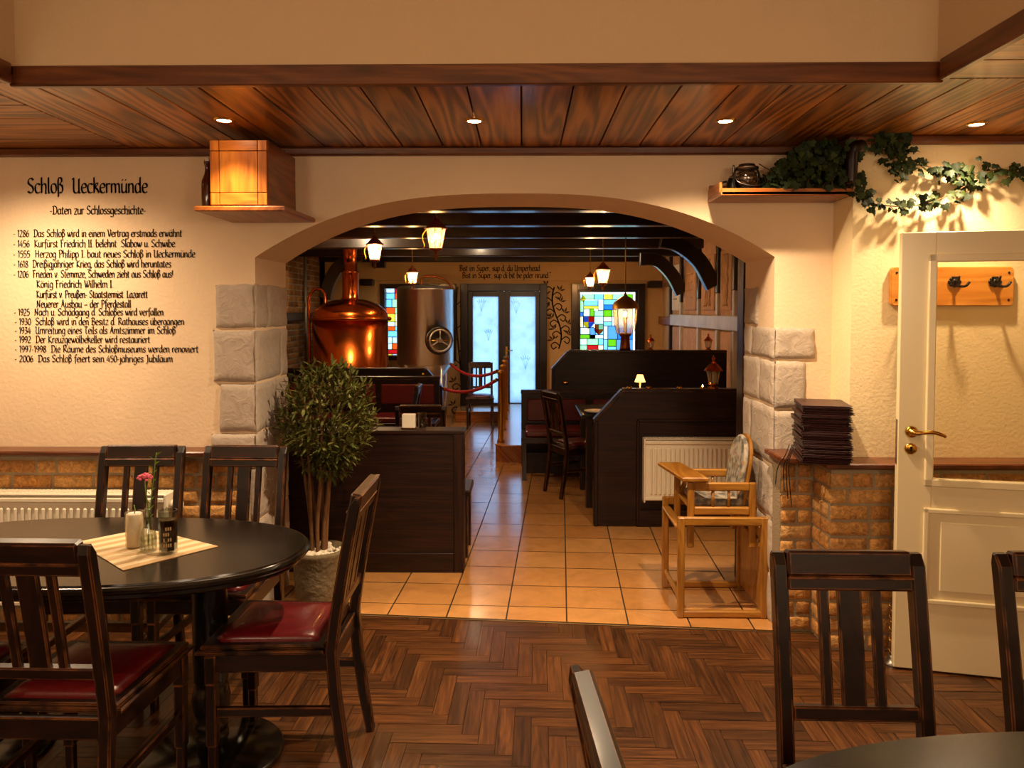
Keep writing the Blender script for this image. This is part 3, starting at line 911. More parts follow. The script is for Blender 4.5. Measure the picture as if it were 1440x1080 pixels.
w2 = sthing('window_2', 'stained glass window behind the steel tank', 'window')
m = MB(); frame(m, vx0 - .02, vx1 + .02, wzb, wzt + .02, .07, YEND - .01, .14); m.build('window_frame', M['beam'], w2)
lay2 = []
ry = 0
rr = random.Random(4)
kk = list(SG)
while ry < 425:
    h_ = rr.choice((28, 40, 52)); rx = 0
    while rx < 450:
        w_ = rr.choice((40, 60, 90)); lay2.append((rx, min(450, rx + w_), ry, min(425, ry + h_), rr.choice(('clear', 'pale', 'sky', 'cream', 'orange', 'yellow', 'red', 'mint', 'blue')))); rx += w_
    ry += h_
stained(w2, vx0 + .05, vx1 - .05, wzb + .07, wzt - .05, lay2, 450, 425)

# painted vines beside the door, lettering above it
def curve(pts, n=8):
    """Catmull-Rom"""
    P_ = [Vector(p) for p in pts]
    P_ = [P_[0] * 2 - P_[1]] + P_ + [P_[-1] * 2 - P_[-2]]
    out = []
    for i in range(1, len(P_) - 2):
        p0, p1, p2, p3 = P_[i - 1:i + 3]
        for k in range(n):
            t = k / n
            out.append(.5 * ((2 * p1) + (p2 - p0) * t + (2 * p0 - 5 * p1 + 4 * p2 - p3) * t * t + (3 * p1 - p0 - 3 * p2 + p3) * t ** 3))
    out.append(P_[-2])
    return out
def painted_vine(pc, y0, y1, amp, lab):
    a = P(pc, y0, YEND); b = P(pc, y1, YEND)
    m = MB()
    H = a.z - b.z
    yp = YEND - .003
    main = [(a.x + amp * math.sin(t * 5.2 + .5), b.z + H * t) for t in [i / 9 for i in range(10)]]
    ribbon(m, curve(main), .022, (0, yp, 0))
    rr = random.Random(int(pc))
    for i in range(11):
        t = (i + .5) / 11
        x, z = a.x + amp * math.sin(t * 5.2 + .5), b.z + H * t
        sgn = 1 if i % 2 else -1
        ribbon(m, curve([(x, z), (x + sgn * .07, z + .05), (x + sgn * .13, z + .01), (x + sgn * .10, z - .05), (x + sgn * .05, z - .02)]), .017, (0, yp, 0))
        c = Vector((x + sgn * .11, z + .08)); r = .078
        for q in range(3):
            an = R(90 - sgn * 30 + (q - 1) * 55)
            p = [(c.x, c.y)] + [(c.x + math.cos(an + e) * r * f, c.y + math.sin(an + e) * r * f) for e, f in ((.35, .6), (0.1, 1.2), (-.35, .6))]
            m.poly([(v[0], yp - .001, v[1]) for v in p])
    o = m.build('painted_vine', M['vine_paint'])
    tag(o, lab, 'wall painting', kind='structure')
painted_vine(783, 404, 490, .07, 'painted vine right of the back door')
painted_vine(645, 404, 585, .035, 'painted vine left of the back door')
# ------------------------------------------------------------------ dining chairs
def side_prism(m, prof, x, w, bev=.003):
    """profile in (y,z), extruded w along x centred at x"""
    m.prism(prof, (w, 0, 0), (x - w / 2, 0, 0), ((0, 1, 0), (0, 0, 1)), bev=bev)
def back_y(z):
    """line of the raked back: y of the stile centre at height z (seat front is +y)"""
    if z < .44: return -.19 - .055 * ((.44 - z) / .44) ** 1.5
    return -.19 - .085 * ((z - .44) / .5) ** 1.15
def make_chair(label, group):
    t = thing('dining_chair', label, 'chair', group=group)
    D = M['dark']
    hw = .163
    for s in (-1, 1):
        zs_ = [0, .15, .3, .44, .56, .68, .8, .9, .925]
        f = [(back_y(z) + (.018 if z > .1 else .014), z) for z in zs_]
        b = [(back_y(z) - (.018 if z > .1 else .014), z) for z in zs_]
        f[-1] = (back_y(.925) + .004, .925); b[-1] = (back_y(.925) - .010, .925)
        m = MB(); side_prism(m, f + b[::-1], s * hw, .034, .004); m.build('rear_leg', D, t)
        m = MB(); m.box((s * .178, .185, .205), (.026, .026, .41), bev=.003)
        m.box((s * .178, .185, .385), (.036, .036, .09), bev=.003)
        m.box((s * .178, .185, .24), (.033, .033, .2), bev=.003)
        m.build('front_leg', D, t)
        m = MB(); m.bar((s * .176, .17, .245), (s * .164, back_y(.245), .245), .02, .03, bev=.003); m.build('stretcher', D, t)
    m = MB()
    m.box((0, .185, .405), (.33, .022, .06), bev=.003)
    m.box((0, -.185, .405), (.30, .022, .06), bev=.003)
    for s in (-1, 1): m.bar((s * .181, .185, .405), (s * .166, -.19, .405), .02, .06, bev=.003)
    # moulded seat frame with an overhanging lip
    for (z, e) in ((.441, .012), (.455, .0)):
        h_ = .014
        m.prism([(-.192 - e, .215 + e), (.192 + e, .215 + e), (.178 + e, -.17), (-.178 - e, -.17)], (0, 0, h_), (0, 0, z - .007), ((1, 0, 0), (0, 1, 0)), bev=.004)
    sf = m.build('seat_frame', D, t)
    m = MB()
    N = 10
    g_ = []
    for j in range(N + 1):
        r = []
        for i in range(N + 1):
            u, v = i / N * 2 - 1, j / N * 2 - 1
            e = max(abs(u), abs(v))
            z = .46 + .024 * (1 - max(0, (e - .55) / .45) ** 2.2) + .006 * (1 - e)
            k = .168 - .012 * (1 - v) / 2
            cx, cy = u * k, .022 + v * .172
            r.append(m._v((cx, cy, z)))
        g_.append(r)
    for j in range(N):
        for i in range(N):
            m.bm.faces.new((g_[j][i], g_[j][i + 1], g_[j + 1][i + 1], g_[j + 1][i])).smooth = True
    rim = [g_[0][i] for i in range(N + 1)] + [g_[j][N] for j in range(1, N + 1)] + [g_[N][i] for i in range(N - 1, -1, -1)] + [g_[j][0] for j in range(N - 1, 0, -1)]
    m.bm.faces.new(rim[::-1])
    m.build('seat_cushion', M['leather'], sf)
    # back: crest rail (stands a little proud of the stiles), bead, lower rail, three slats
    m = MB()
    y = back_y(.9)
    m.box((0, y + .004, .902), (.294, .036, .06), Matrix.Rotation(R(10), 3, 'X'), bev=.006)
    m.box((0, back_y(.855) + .004, .857), (.294, .030, .034), Matrix.Rotation(R(10), 3, 'X'), bev=.004)
    crest = m.build('crest_rail', D, t)
    m = MB(); m.box((0, back_y(.865) - .013, .873), (.294, .010, .007), Matrix.Rotation(R(10), 3, 'X'), bev=.002)
    m.box((0, back_y(.865) + .021, .873), (.294, .010, .007), Matrix.Rotation(R(10), 3, 'X'), bev=.002); m.build('crest_bead', D, crest)
    m = MB(); m.box((0, back_y(.565) + .002, .565), (.294, .026, .034), Matrix.Rotation(R(9), 3, 'X'), bev=.004); m.build('lower_rail', D, t)
    for x, w in ((-.062, .025), (0, .056), (.062, .025)):
        m = MB()
        zs_ = [.575, .65, .75, .85]
        side_prism(m, [(back_y(z) + .009, z) for z in zs_] + [(back_y(z) - .007, z) for z in zs_[::-1]], x, w, .003); m.build('slat', D, t)
    return t
chair0 = make_chair('dark slatted dining chair with red seat at the right end of the oval table, empty-handed side to the pot plant', 'dark slatted dining chairs')
chair0['label'] = 'dark slatted chair with red leather seat, side-on at the right end of the oval table'
chair0.scale = (1.06,) * 3; chair0.location = (-.84, 2.65, 0); chair0.rotation_euler = (0, 0, R(90))
CH = [
    ((-1.33, 2.26, 0), R(-1), 1.06, 'dark slatted chair seen from behind, at the near side of the oval table'),
    ((-1.83, 2.25, 0), R(2), 1.06, 'chair cut off by the left picture edge, only a red seat corner showing'),
    ((-1.73, 3.13, 0), R(182), 1.06, 'dark slatted chair in front of the white radiator, far side of the oval table'),
    ((-1.275, 3.13, 0), R(178), 1.06, 'dark slatted chair in front of the stone blocks, far side of the oval table'),
    ((.825, 1.64, 0), R(179), 1.06, 'dark slatted chair in front of the brick pillar, behind the bottom right table'),
    ((1.40, 1.64, 0), R(181), 1.06, 'dark slatted chair before the white door, cut off by the right picture edge'),
    ((.395, 1.135, 0), R(-86), 1.06, 'chair at bottom centre, only one dark back post with orange worn edges showing'),
    ((.48, 6.61, 0), R(-66), .97, 'dark slatted chair with red seat beside the front wooden partition in the back room'),
    ((-.735, 5.60, 0), R(2), 1.0, 'dark slatted chair standing behind the low dark wooden counter'),
    ((-1.21, 6.80, 0), R(92), 1.0, 'dark chair seen side-on behind the counter, left of the other chair there'),
    ((-.58, 10.30, 0), R(182), .95, 'dark slatted chair in front of the frosted back door'),
]
for loc, rz, sc_, lab in CH:
    dup(chair0, loc, rz, lab, sc_)

# ------------------------------------------------------------------ oval dining tables
def make_table(label, loc):
    t = thing('oval_table', label, 'table', loc, group='black oval dining tables')
    m = MB()
    A_, B_ = .775, .40
    def ring(a, b, z, n=72, e=2.35):
        r = []
        for k in range(n):
            th = 2 * PI * k / n
            c, s_ = math.cos(th), math.sin(th)
            r.append(m._v((a * math.copysign(abs(c) ** (2 / e), c), b * math.copysign(abs(s_) ** (2 / e), s_), z)))
        return r
    prof = [(-.10, .705), (-.03, .705), (-.022, .712), (-.02, .725), (-.006, .728), (0, .735), (0, .745), (-.005, .752), (-.012, .754), (-.014, .760)]
    rs = [ring(A_ + o_, B_ + o_, z) for o_, z in prof]
    for a, b in zip(rs, rs[1:]):
        for k in range(72):
            q = (k + 1) % 72
            m.bm.faces.new((a[k], a[q], b[q], b[k])).smooth = True
    f = m.bm.faces.new(rs[-1])
    for lp in f.loops: lp[m.uv].uv = (lp.vert.co.x, lp.vert.co.y)
    m.bm.faces.new(rs[0][::-1])
    o = m.build('tabletop', M['table'], t); o.data.set_sharp_from_angle(angle=R(30))
    for s in (-1, 1):
        m = MB()
        m.lathe([(.055, .03), (.052, .06), (.058, .075), (.058, .09), (.05, .10), (.056, .115), (.056, .13), (.048, .14), (.062, .18), (.066, .22), (.058, .26), (.05, .275), (.058, .285), (.06, .45), (.06, .66), (.075, .69), (.11, .705)], (s * .43, 0, 0), 28)
        for k in range(4):
            a = PI / 4 + k * PI / 2
            m.bar((s * .43 + math.cos(a) * .05, math.sin(a) * .05, .69), (s * .43 + math.cos(a) * .16, math.sin(a) * .16, .70), .03, .03)
        ped = m.build('pedestal', M['table'], t)
        m = MB(); m.lathe([(.245, 0), (.25, .012), (.24, .024), (.10, .034), (.055, .05)], (s * .43, 0, 0), 40); m.build('base_plate', M['table'], ped)
    return t
tab = make_table('black oval table with a striped runner and bottles on it, at the left', (-1.545, 2.64, 0))
dup(tab, (1.08, 1.11, 0), R(2), 'bare black tabletop in the bottom right corner')

# things on the left table
TZ = .760
rc = [PZ(x, y, TZ) for x, y in ((108, 763), (173, 803), (307, 769), (205, 744))]
m = MB()
N = 14
stripeA = plain('runner_light', '#dcc7a0', .85, bump=.2, bscale=300)
stripeB = plain('runner_dark', '#bd9e72', .85, bump=.2, bscale=300)
a, b, c, d_ = rc[0], rc[1], rc[2], rc[3]
for i in range(N):
    t0, t1 = i / N, (i + 1) / N
    m.mi = i % 2
    q = [a.lerp(b, t0), d_.lerp(c, t0), d_.lerp(c, t1), a.lerp(b, t1)]
    z0, z1 = Vector((0, 0, .0006)), Vector((0, 0, .0028))
    # stripes run lengthwise
    m.prism([(p.x, p.y) for p in q], (0, 0, .0022), (0, 0, TZ + .0006), ((1, 0, 0), (0, 1, 0)))
tag(m.build('table_runner', [stripeA, stripeB]), 'beige striped table runner lying across the black oval table', 'table runner')
pc = PZ(190, 770, TZ)
t = thing('candle_jar', 'white pillar candle in a clear glass cylinder on the striped runner', 'candle', (pc.x, pc.y, TZ + .003))
m = MB(); m.lathe([(.027, .004), (.027, .118), (.022, .121), (.004, .119)], (0, 0, 0), 28); wax = m.build('wax', M['wax'], t)
m = MB(); m.lathe([(.030, 0), (.031, .004), (.031, .126), (.0295, .126), (.0295, .006)], (0, 0, 0), 28, cap=False); m.build('glass_cylinder', M['door_pane'], t)
m = MB(); m.tube([(0, 0, .118), (.002, 0, .135), (-.001, 0, .150)], .0018, 6); m.build('wick', M['stem'], wax)
pc = PZ(209, 776, TZ)
t = thing('flower_vase', 'small clear bottle vase holding one pink flower on the striped runner', 'vase', (pc.x, pc.y, TZ + .003))
m = MB(); m.lathe([(.024, 0), (.027, .006), (.027, .05), (.024, .07), (.013, .095), (.011, .12), (.012, .15), (.010, .15), (.009, .12), (.011, .096), (.022, .069), (.024, .01)], (0, 0, 0), 24, cap=False); btl = m.build('bottle', M['glass'], t)
for k in range(6):
    a = k * PI / 3
    pass
m = MB()
for k in range(12):
    a = k * PI / 6
    m.tube([(math.cos(a) * .0255, math.sin(a) * .0255, .01), (math.cos(a) * .0258, math.sin(a) * .0258, .05)], .0022, 5)
m.build('cut_ribs', M['glass'], btl)
m = MB()
m.tube([(0, 0, .02), (.004, 0, .12), (-.006, .0, .215), (-.008, 0, .25)], .0022, 6)
m.tube([(0, .0, .03), (.008, 0, .15), (.02, .0, .24), (.03, 0, .32), (.034, .0, .345)], .0016, 6)
for k in range(16):
    z = .10 + .0155 * k; x = .006 + .026 * (k / 16) ** 1.3
    s = 1 if k % 2 else -1
    L_ = .022 if k > 11 else .014
    m.quad((x, 0, z), (x + s * L_ * .5, .003, z + .008), (x + s * L_, 0, z + .016), (x + s * L_ * .4, -.002, z + .013))
stm = m.build('stems', M['stem'], t)
m = MB()
rr = random.Random(3)
for k in range(46):
    a, q = rr.random() * 2 * PI, math.sqrt(rr.random())
    c = Vector((-.008 + math.cos(a) * q * .023, math.sin(a) * q * .023, .252 + .013 * (1 - q * q) + rr.random() * .007))
    m.sphere(c, .0058, 5, (1, 1, .7))
m.build('flower_head', M['pink'], stm)
pc = PZ(237, 779, TZ)
t = thing('drinking_glass', 'faceted glass of brown drink with printed label on the striped runner', 'glass', (pc.x, pc.y, TZ + .003), R(20))
m = MB(); m.lathe([(.029, 0), (.030, .006), (.032, .15), (.030, .15), (.028, .012), (0, .011)], (0, 0, 0), 8, smooth=False, cap=False); tum = m.build('tumbler', M['glass'], t)
m = MB(); m.lathe([(.0265, .014), (.0285, .118), (0, .118)], (0, 0, 0), 8, smooth=False); m.build('drink', plain('brown_drink', '#4a2a12', .1, trans=.35), t)
m = MB()
for k in range(3):
    th = -PI / 2 + (k - 1) * .5
    m.tube([(math.cos(th + .12 * math.cos(q)) * .0285, math.sin(th + .12 * math.cos(q)) * .0285, .155 + .013 * math.sin(q)) for q in [i * PI / 6 for i in range(7)]], .0012, 5)
m.build('wire_loops', M['pewter'], t)
m = MB()
for r_ in range(4):
    for k in range(4):
        th = -PI / 2 - .35 + k * .23
        if (r_ * 3 + k) % 5 != 4:
            m.box((math.cos(th) * .0312, math.sin(th) * .0312, .035 + r_ * .019), (.0045, .001, .011), th + PI / 2)
m.build('printed_label', plain('label_print', '#b89a6c', .7), tum)

# ------------------------------------------------------------------ pot plant in the archway
pc = PZ(447, 838, 0); pc = Vector((-1.115, 4.07, 0))
t = thing('potted_olive_tree', 'bushy potted olive tree in a carved grey pot beneath the arch', 'plant', (pc.x, pc.y, .0))
m = MB(); m.lathe([(.115, 0), (.125, .02), (.132, .15), (.138, .27), (.145, .285), (.145, .305), (.132, .305), (.128, .27), (0, .268)], (0, 0, 0), 36, cap=False); potm = m.build('pot', M['pot'], t)
m = MB()
rr = random.Random(11)
for k in range(120):
    a, q = rr.random() * 2 * PI, math.sqrt(rr.random()) * .118
    m.sphere((math.cos(a) * q, math.sin(a) * q, .278 + rr.random() * .016), rr.uniform(.011, .017), 6, (1, rr.uniform(.7, 1), .7))
o = m.build('pebbles', M['pebble'], potm); o['kind'] = 'stuff'
tips = []
m = MB()
for k in range(7):
    a = k * 2 * PI / 7 + .3
    r0, r1 = .035, .085 + .02 * (k % 2)
    p = [(math.cos(a) * r0, math.sin(a) * r0 * .8, .25), (math.cos(a) * (r0 + .01), math.sin(a) * r0, .45), (math.cos(a + .3) * (r0 + .03), math.sin(a + .3) * r0 * 1.4, .66), (math.cos(a + .4) * r1, math.sin(a + .4) * r1, .95)]
    m.tube(curve(p, 4), [.011] * 9 + [.007] * 4, 7)
    tips.append(p[-1])
m.build('trunk', M['bark'], t)
m, mt = MB(), MB()
def leaf(mb, c, d, up, L, w):
    d = d.normalized(); s = d.cross(up)
    s = s.normalized() if s.length > 1e-4 else Vector((1, 0, 0))
    n = s.cross(d)
    p = [c, c + d * L * .35 + s * w * .5 + n * w * .12, c + d * L * .72 + s * w * .4 + n * w * .1, c + d * L - n * w * .15, c + d * L * .72 - s * w * .4 + n * w * .1, c + d * L * .35 - s * w * .5 + n * w * .12]
    v = [mb._v(x) for x in p]
    mid_ = mb._v(c + d * L * .5)
    for i in range(6):
        mb.bm.faces.new((v[i], v[(i + 1) % 6], mid_)).smooth = True
cc = Vector((.055, -.0, 1.0))
for k in range(400):
    while True:
        q = Vector((rr.uniform(-1, 1), rr.uniform(-1, 1), rr.uniform(-1, 1)))
        if .35 < q.length < 1: break
    q = q.normalized() * (q.length ** .6)
    wdt = 1.0 if q.z > -.2 else 1 - .55 * (-q.z - .2)
    tip = cc + Vector((q.x * .285 * wdt, q.y * .25 * wdt, q.z * .345))
    root = Vector(rr.choice(tips)) * .5 + Vector((cc.x, cc.y, cc.z - .15)) * .5
    d = (tip - root).normalized()
    d = (d + Vector((0, 0, .45))).normalized()
    L = rr.uniform(.09, .15)
    st = tip - d * L
    mt.tube([st, st + d * L * .5, tip], [.0022, .0018, .001], 4, cap=False)
    nl = rr.randint(6, 9)
    for j in range(nl):
        f = (j + .5) / nl
        a = j * 2.4 + rr.random()
        o_ = d.orthogonal().normalized(); o_.rotate(Matrix.Rotation(a, 3, d))
        ld = (o_ + d * rr.uniform(.5, 1.1)).normalized()
        leaf(m, st + d * L * f, ld, Vector((rr.uniform(-.3, .3), rr.uniform(-.3, .3), 1)), rr.uniform(.036, .058), rr.uniform(.013, .019))
    leaf(m, tip, d, Vector((.2, .3, 1)), .04, .012)
# keep the foliage clear of the stone jamb
for mb in (m, mt):
    for v in mb.bm.verts:
        lim = xl + .025 - pc.x
        if v.co.x < lim: v.co.x = lim + (lim - v.co.x) * .15
mt.build('twigs', M['bark'], t)
o = m.build('foliage', M['leaf'], t); o['kind'] = 'stuff'

# ------------------------------------------------------------------ low counter panel left of the aisle
D2 = M['dark2']
YC = 4.56
cx1 = P(652, 700, YC).x
ctz = P(600, 606, YC).z
t = thing('counter_panel', 'low dark wooden counter panel behind the potted tree', 'counter', ((xl - .05 + cx1) / 2, YC, 0))
hw = (cx1 - xl + .35) / 2
ox = -.15
m = MB(); m.box((ox, .02, ctz / 2 - .01), (2 * hw, .035, ctz - .02), bev=.003); m.build('panel', D2, t)
m = MB(); m.box((ox + .0, .075, ctz - .009), (2 * hw + .012, .17, .022), bev=.005); m.build('counter_top', D2, t)
m = MB()
m.box((ox + hw - .03, -.002, ctz / 2 - .01), (.06, .012, ctz - .022), bev=.003)
m.box((ox - .03, -.002, .06), (2 * hw - .06, .012, .12), bev=.003)
m.build('edge_moulding', D2, t)
m = MB(); m.box((ox + hw - .018, .085, ctz / 2 - .012), (.034, .12, ctz - .024), bev=.003); m.build('end_post', D2, t)
CT = ctz + .003
pcn = P(575, 600, YC + .075)
t = thing('napkin_holder', 'small white napkin block standing on the low counter', 'napkin holder', (pcn.x, YC + .08, CT))
m = MB(); m.box((0, 0, .045), (.082, .05, .09), bev=.004); m.build('napkins', M['white'], t)
m = MB(); m.box((0, 0, .004), (.09, .058, .008), bev=.002); m.build('base', M['dark'], t)
t = thing('water_glass', 'clear glass with an amber light at its bottom beside the white napkin block', 'glass', (pcn.x + .082, YC + .08, CT))
m = MB(); m.lathe([(.024, 0), (.028, .1), (.0265, .1), (.023, .006), (0, .006)], (0, 0, 0), 20, cap=False); m.build('tumbler', M['glass'], t)
m = MB(); m.lathe([(.0215, .007), (.0225, .03), (0, .03)], (0, 0, 0), 20); m.build('drink', M['amber'], t)
# bench behind the counter: its end shows past the panel
t = thing('bench', 'dark wooden bench end showing right of the low counter', 'bench', (-.95, 4.98, 0))
bz = P(658, 688, 4.85).z
bx_ = P(662, 700, 4.85).x + .95
m = MB(); m.box((bx_ - .6, 0, bz - .02), (1.2, .34, .04), bev=.008); m.build('seat', M['dark'], t)
for s in (-1, 1):
    m = MB(); m.box((bx_ - .04, s * .13, (bz - .04) / 2), (.045, .045, bz - .04), bev=.003); m.build('leg', M['dark'], t)
    m = MB(); m.box((bx_ - 1.14, s * .13, (bz - .04) / 2), (.045, .045, bz - .04), bev=.003); m.build('leg', M['dark'], t)
m = MB(); m.box((bx_ - .6, 0, .2), (1.06, .03, .05), bev=.003); m.build('stretcher', M['dark'], t)

# ------------------------------------------------------------------ partitions with clipped corners
def partition(name, label, pts, y, th, extra=None):
    t = thing(name, label, 'partition', (pts[0][0], y, 0))
    x0 = pts[0][0]
    q = [(p[0] - x0, p[1]) for p in pts]
    m = MB(); m.prism(q, (0, th, 0), (0, 0, 0)); m.build('panel', D2, t)
    m = MB()
    for a, b in zip(q[1:-2], q[2:-1]):
        m.bar((a[0], th / 2, a[1]), (b[0], th / 2, b[1]), th + .03, .026, (0, 0, 1) if abs(b[0] - a[0]) > .01 else (1, 0, 0), bev=.005)
    m.build('cap_rail', M['dark'], t)
    m = MB(); m.box((.012, th / 2, q[1][1] / 2), (.03, th + .03, q[1][1]), bev=.005); m.build('edge_post', D2, t)
    return t
YP = 5.57
pa = P(836, 592, YP); pb = P(876, 549, YP)
fpart = partition('partition', 'front dark wooden partition carrying the white radiator', [(pa.x, .005), (pa.x, pa.z), (pb.x, pb.z), (2.02, pb.z), (2.02, .005)], YP, .06)
fx0 = pa.x
m = MB()
x0, x1 = P(897, 600, YP).x - fx0, 2.0 - fx0
z1 = P(950, 591, YP).z
m.box(((x0 + x1) / 2, -.006, z1), (x1 - x0, .02, .022), bev=.004)
m.box((x0, -.006, z1 / 2), (.022, .02, z1), bev=.004)
m.box(((x0 + x1) / 2, -.004, .06), (x1 - x0, .014, .12), bev=.003)
m.build('panel_moulding', D2, fpart)
YQ = 7.62
qa = P(776, 520, YQ); qb = P(800, 494, YQ)
bpart = partition('partition', 'rear dark wooden partition below the stained glass, with a small brass plate', [(qa.x, .005), (qa.x, qa.z), (qb.x, qb.z), (P(1022, 500, YQ).x, qb.z), (P(1022, 500, YQ).x, .005)], YQ, .06)
pp = P(795, 538, YQ)
m = MB(); m.lathe([(.035, 0), (.038, .004), (.02, .012), (0, .012)], (pp.x - qa.x, -.012, pp.z), 20, Matrix.Rotation(R(90), 3, 'X') @ Matrix.Diagonal((1, .55, 1)))
o = m.build('brass_plate', M['brass'], bpart); o['label'] = 'small oval brass plate'
YL = 8.5
la, lb, lc = P(400, 519, YL), P(598, 519, YL), P(622, 547, YL)
lp = thing('partition', 'dark wooden partition in front of the copper kettle, its end sloping down', 'partition', (lc.x, YL, 0))
lx = lc.x
m = MB(); m.prism([(p[0] - lx, p[1]) for p in ((la.x, .005), (la.x, la.z), (lb.x, lb.z), (lc.x, lc.z), (lc.x, .005))], (0, .06, 0), (0, 0, 0)); m.build('panel', D2, lp)
m = MB()
m.bar((la.x - lx, .03, la.z), (lb.x - lx, .03, lb.z), .09, .03, bev=.005); m.bar((lb.x - lx, .03, lb.z), (0, .03, lc.z), .09, .03, bev=.005)
m.build('cap_rail', M['dark'], lp)
m = MB(); m.sphere((lb.x - lx - .02, -.02, lb.z - .06), .022, 10); m.build('brass_knob', M['brass'], lp)

# radiator on the front partition
def radiator(name, label, x0, x1, z0, z1, y, d):
    t = thing(name, label, 'radiator', ((x0 + x1) / 2, y, z0))
    w, h = x1 - x0, z1 - z0
    m = MB()
    m.box((0, d / 2 + .006, h / 2), (w, d - .01, h - .03), bev=.006)
    n = int(w / .036)
    for k in range(n):
        x = -w / 2 + .03 + (w - .06) * (k + .5) / n
        m.box((x, .004, h / 2 - .005), (.019, .014, h - .13), bev=.006)
    m.box((0, .003, h - .03), (w - .01, .012, .022), bev=.004)
    m.box((0, .003, .03), (w - .01, .012, .022), bev=.004)
    m.build('front_panel', M['radiator'], t)
    m = MB()
    m.box((0, d / 2, h - .004), (w, d, .008), bev=.002)
    for s in (-1, 1): m.box((s * (w / 2), d / 2, h / 2), (.012, d, h - .004), bev=.003)
    for k in range(int(w / .02)):
        m.box((-w / 2 + .012 + k * .02, d / 2 + .01, h + .0015), (.008, d * .6, .003))
    m.build('cover_grill', M['radiator'], t)
    return t
ra, rb = P(907, 617, YP - .1), P(1037, 708, YP - .1)
radiator('radiator', 'white ribbed radiator on the front of the dark partition', ra.x, rb.x + .12, rb.z, ra.z, YP - .10, .085)
r2a, r2b = P(-120, 694, 3.66), P(233, 760, 3.66)
rd = radiator('radiator', 'white radiator under the lettering, behind the oval table', r2a.x, r2b.x, .12, r2a.z, 3.655, .10)
va = P(236, 698, 3.70)
t = thing('radiator_valve', 'white thermostat knob beside the radiator under the lettering', 'valve', (va.x + .012, 3.70, va.z - .04))
m = MB(); m.lathe([(.018, 0), (.024, .01), (.024, .055), (.018, .06)], (0, 0, 0), 18, Matrix.Rotation(R(90), 3, 'Y')); m.build('knob', M['radiator'], t)
m = MB(); m.tube([(-.012, 0, 0), (.0, 0, 0)], .012); m.tube([(-.004, 0, -.0), (-.004, 0, -.2), (-.004, .06, -.24)], .009); m.build('pipe', M['radiator'], t)

# red upholstered benches
def bench_long(label, x0, x1, yb, n, sz=.455, top=.83, depth=.5):
    t = thing('upholstered_bench', label, 'bench', ((x0 + x1) / 2, yb, 0))
    w = x1 - x0
    m = MB(); m.box((0, -.03, top / 2 + .02), (w, .05, top - .04), bev=.004)
    m.box((0, -.035, top - .01), (w + .01, .075, .04), bev=.006)
    m.build('back_frame', M['dark'], t)
    for k in range(n):
        pw = (w - .06 * (n + 1)) / n
        cx = -w / 2 + .06 + pw / 2 + k * (pw + .06)
        m = MB(); m.box((cx, -.064, top - .19), (pw, .035, .22), bev=.012, seg=2); m.build('back_pad', M['leather'], t)
        m = MB(); m.box((cx, -.06 - depth / 2, sz), (pw + .04, depth - .06, .06), bev=.02, seg=3); m.build('seat_pad', M['leather'], t)
    m = MB(); m.box((0, -.06 - depth / 2, sz - .055), (w, depth - .03, .055), bev=.004); m.build('seat_frame', M['dark'], t)
    for s in (-1, 1):
        for y in (-.085, -depth + .0):
            m = MB(); m.box((s * (w / 2 - .03), y, (sz - .08) / 2), (.045, .045, sz - .08), bev=.003); m.build('leg', M['dark'], t)
    m = MB(); m.box((0, -depth * .55, .12), (w - .1, .03, .2)); m.build('plinth', D2, t)
    return t
bl = P(733, 560, 7.5).x
bench_long('red upholstered bench along the rear partition, facing the room', bl, 2.0, YQ - .03, 3, .44, .8)
bench_long('red upholstered bench along the partition in front of the copper kettle', -2.95, lc.x - .02, YL - .03, 3, .44, .86)
t = thing('dining_table', 'dark table between the two right-hand partitions', 'table', (1.12, 6.42, 0))
m = MB(); m.box((0, 0, .745), (1.3, .74, .03), bev=.008); m.build('tabletop', M['table'], t)
for sx in (-1, 1):
    for sy in (-1, 1):
        m = MB(); m.box((sx * .58, sy * .31, .365), (.055, .055, .73), bev=.004); m.build('leg', M['dark'], t)
m = MB(); m.box((0, 0, .70), (1.16, .6, .06)); m.build('apron', M['dark'], t)
m = MB(); m.lathe([(.03, 0), (.06, .006), (.095, .02), (.092, .022), (0, .008)], (.60, 6.2, .761), 24, cap=False)
tag(m.build('plate', M['white']), 'pale plate on the table corner behind the front partition', 'plate')
lpz = P(900, 545, 6.42)
t = thing('table_lamp', 'small lit table lamp with a cream shade above the front partition', 'lamp', (lpz.x, 6.42, .761))
m = MB(); m.lathe([(.04, 0), (.04, .008), (.008, .016), (.006, .03), (.006, .24)], (0, 0, 0), 16); m.build('stem', M['brass'], t)
zt = P(900, 527, 6.42).z - .761
zb_ = P(900, 537, 6.42).z - .761
m = MB(); m.lathe([(.046, zb_), (.024, zt), (.0, zt)], (0, 0, 0), 20, cap=False); m.build('lamp_shade', M['shade'], t)
m = MB(); m.sphere((0, 0, (zt + zb_) / 2 - .004), .012, 8); m.build('bulb', M['bulb'], t)
lamp('table_lamp_light', 'POINT', (lpz.x, 6.42, zb_ + .761 - .02), 1.2, WARM2, .02)
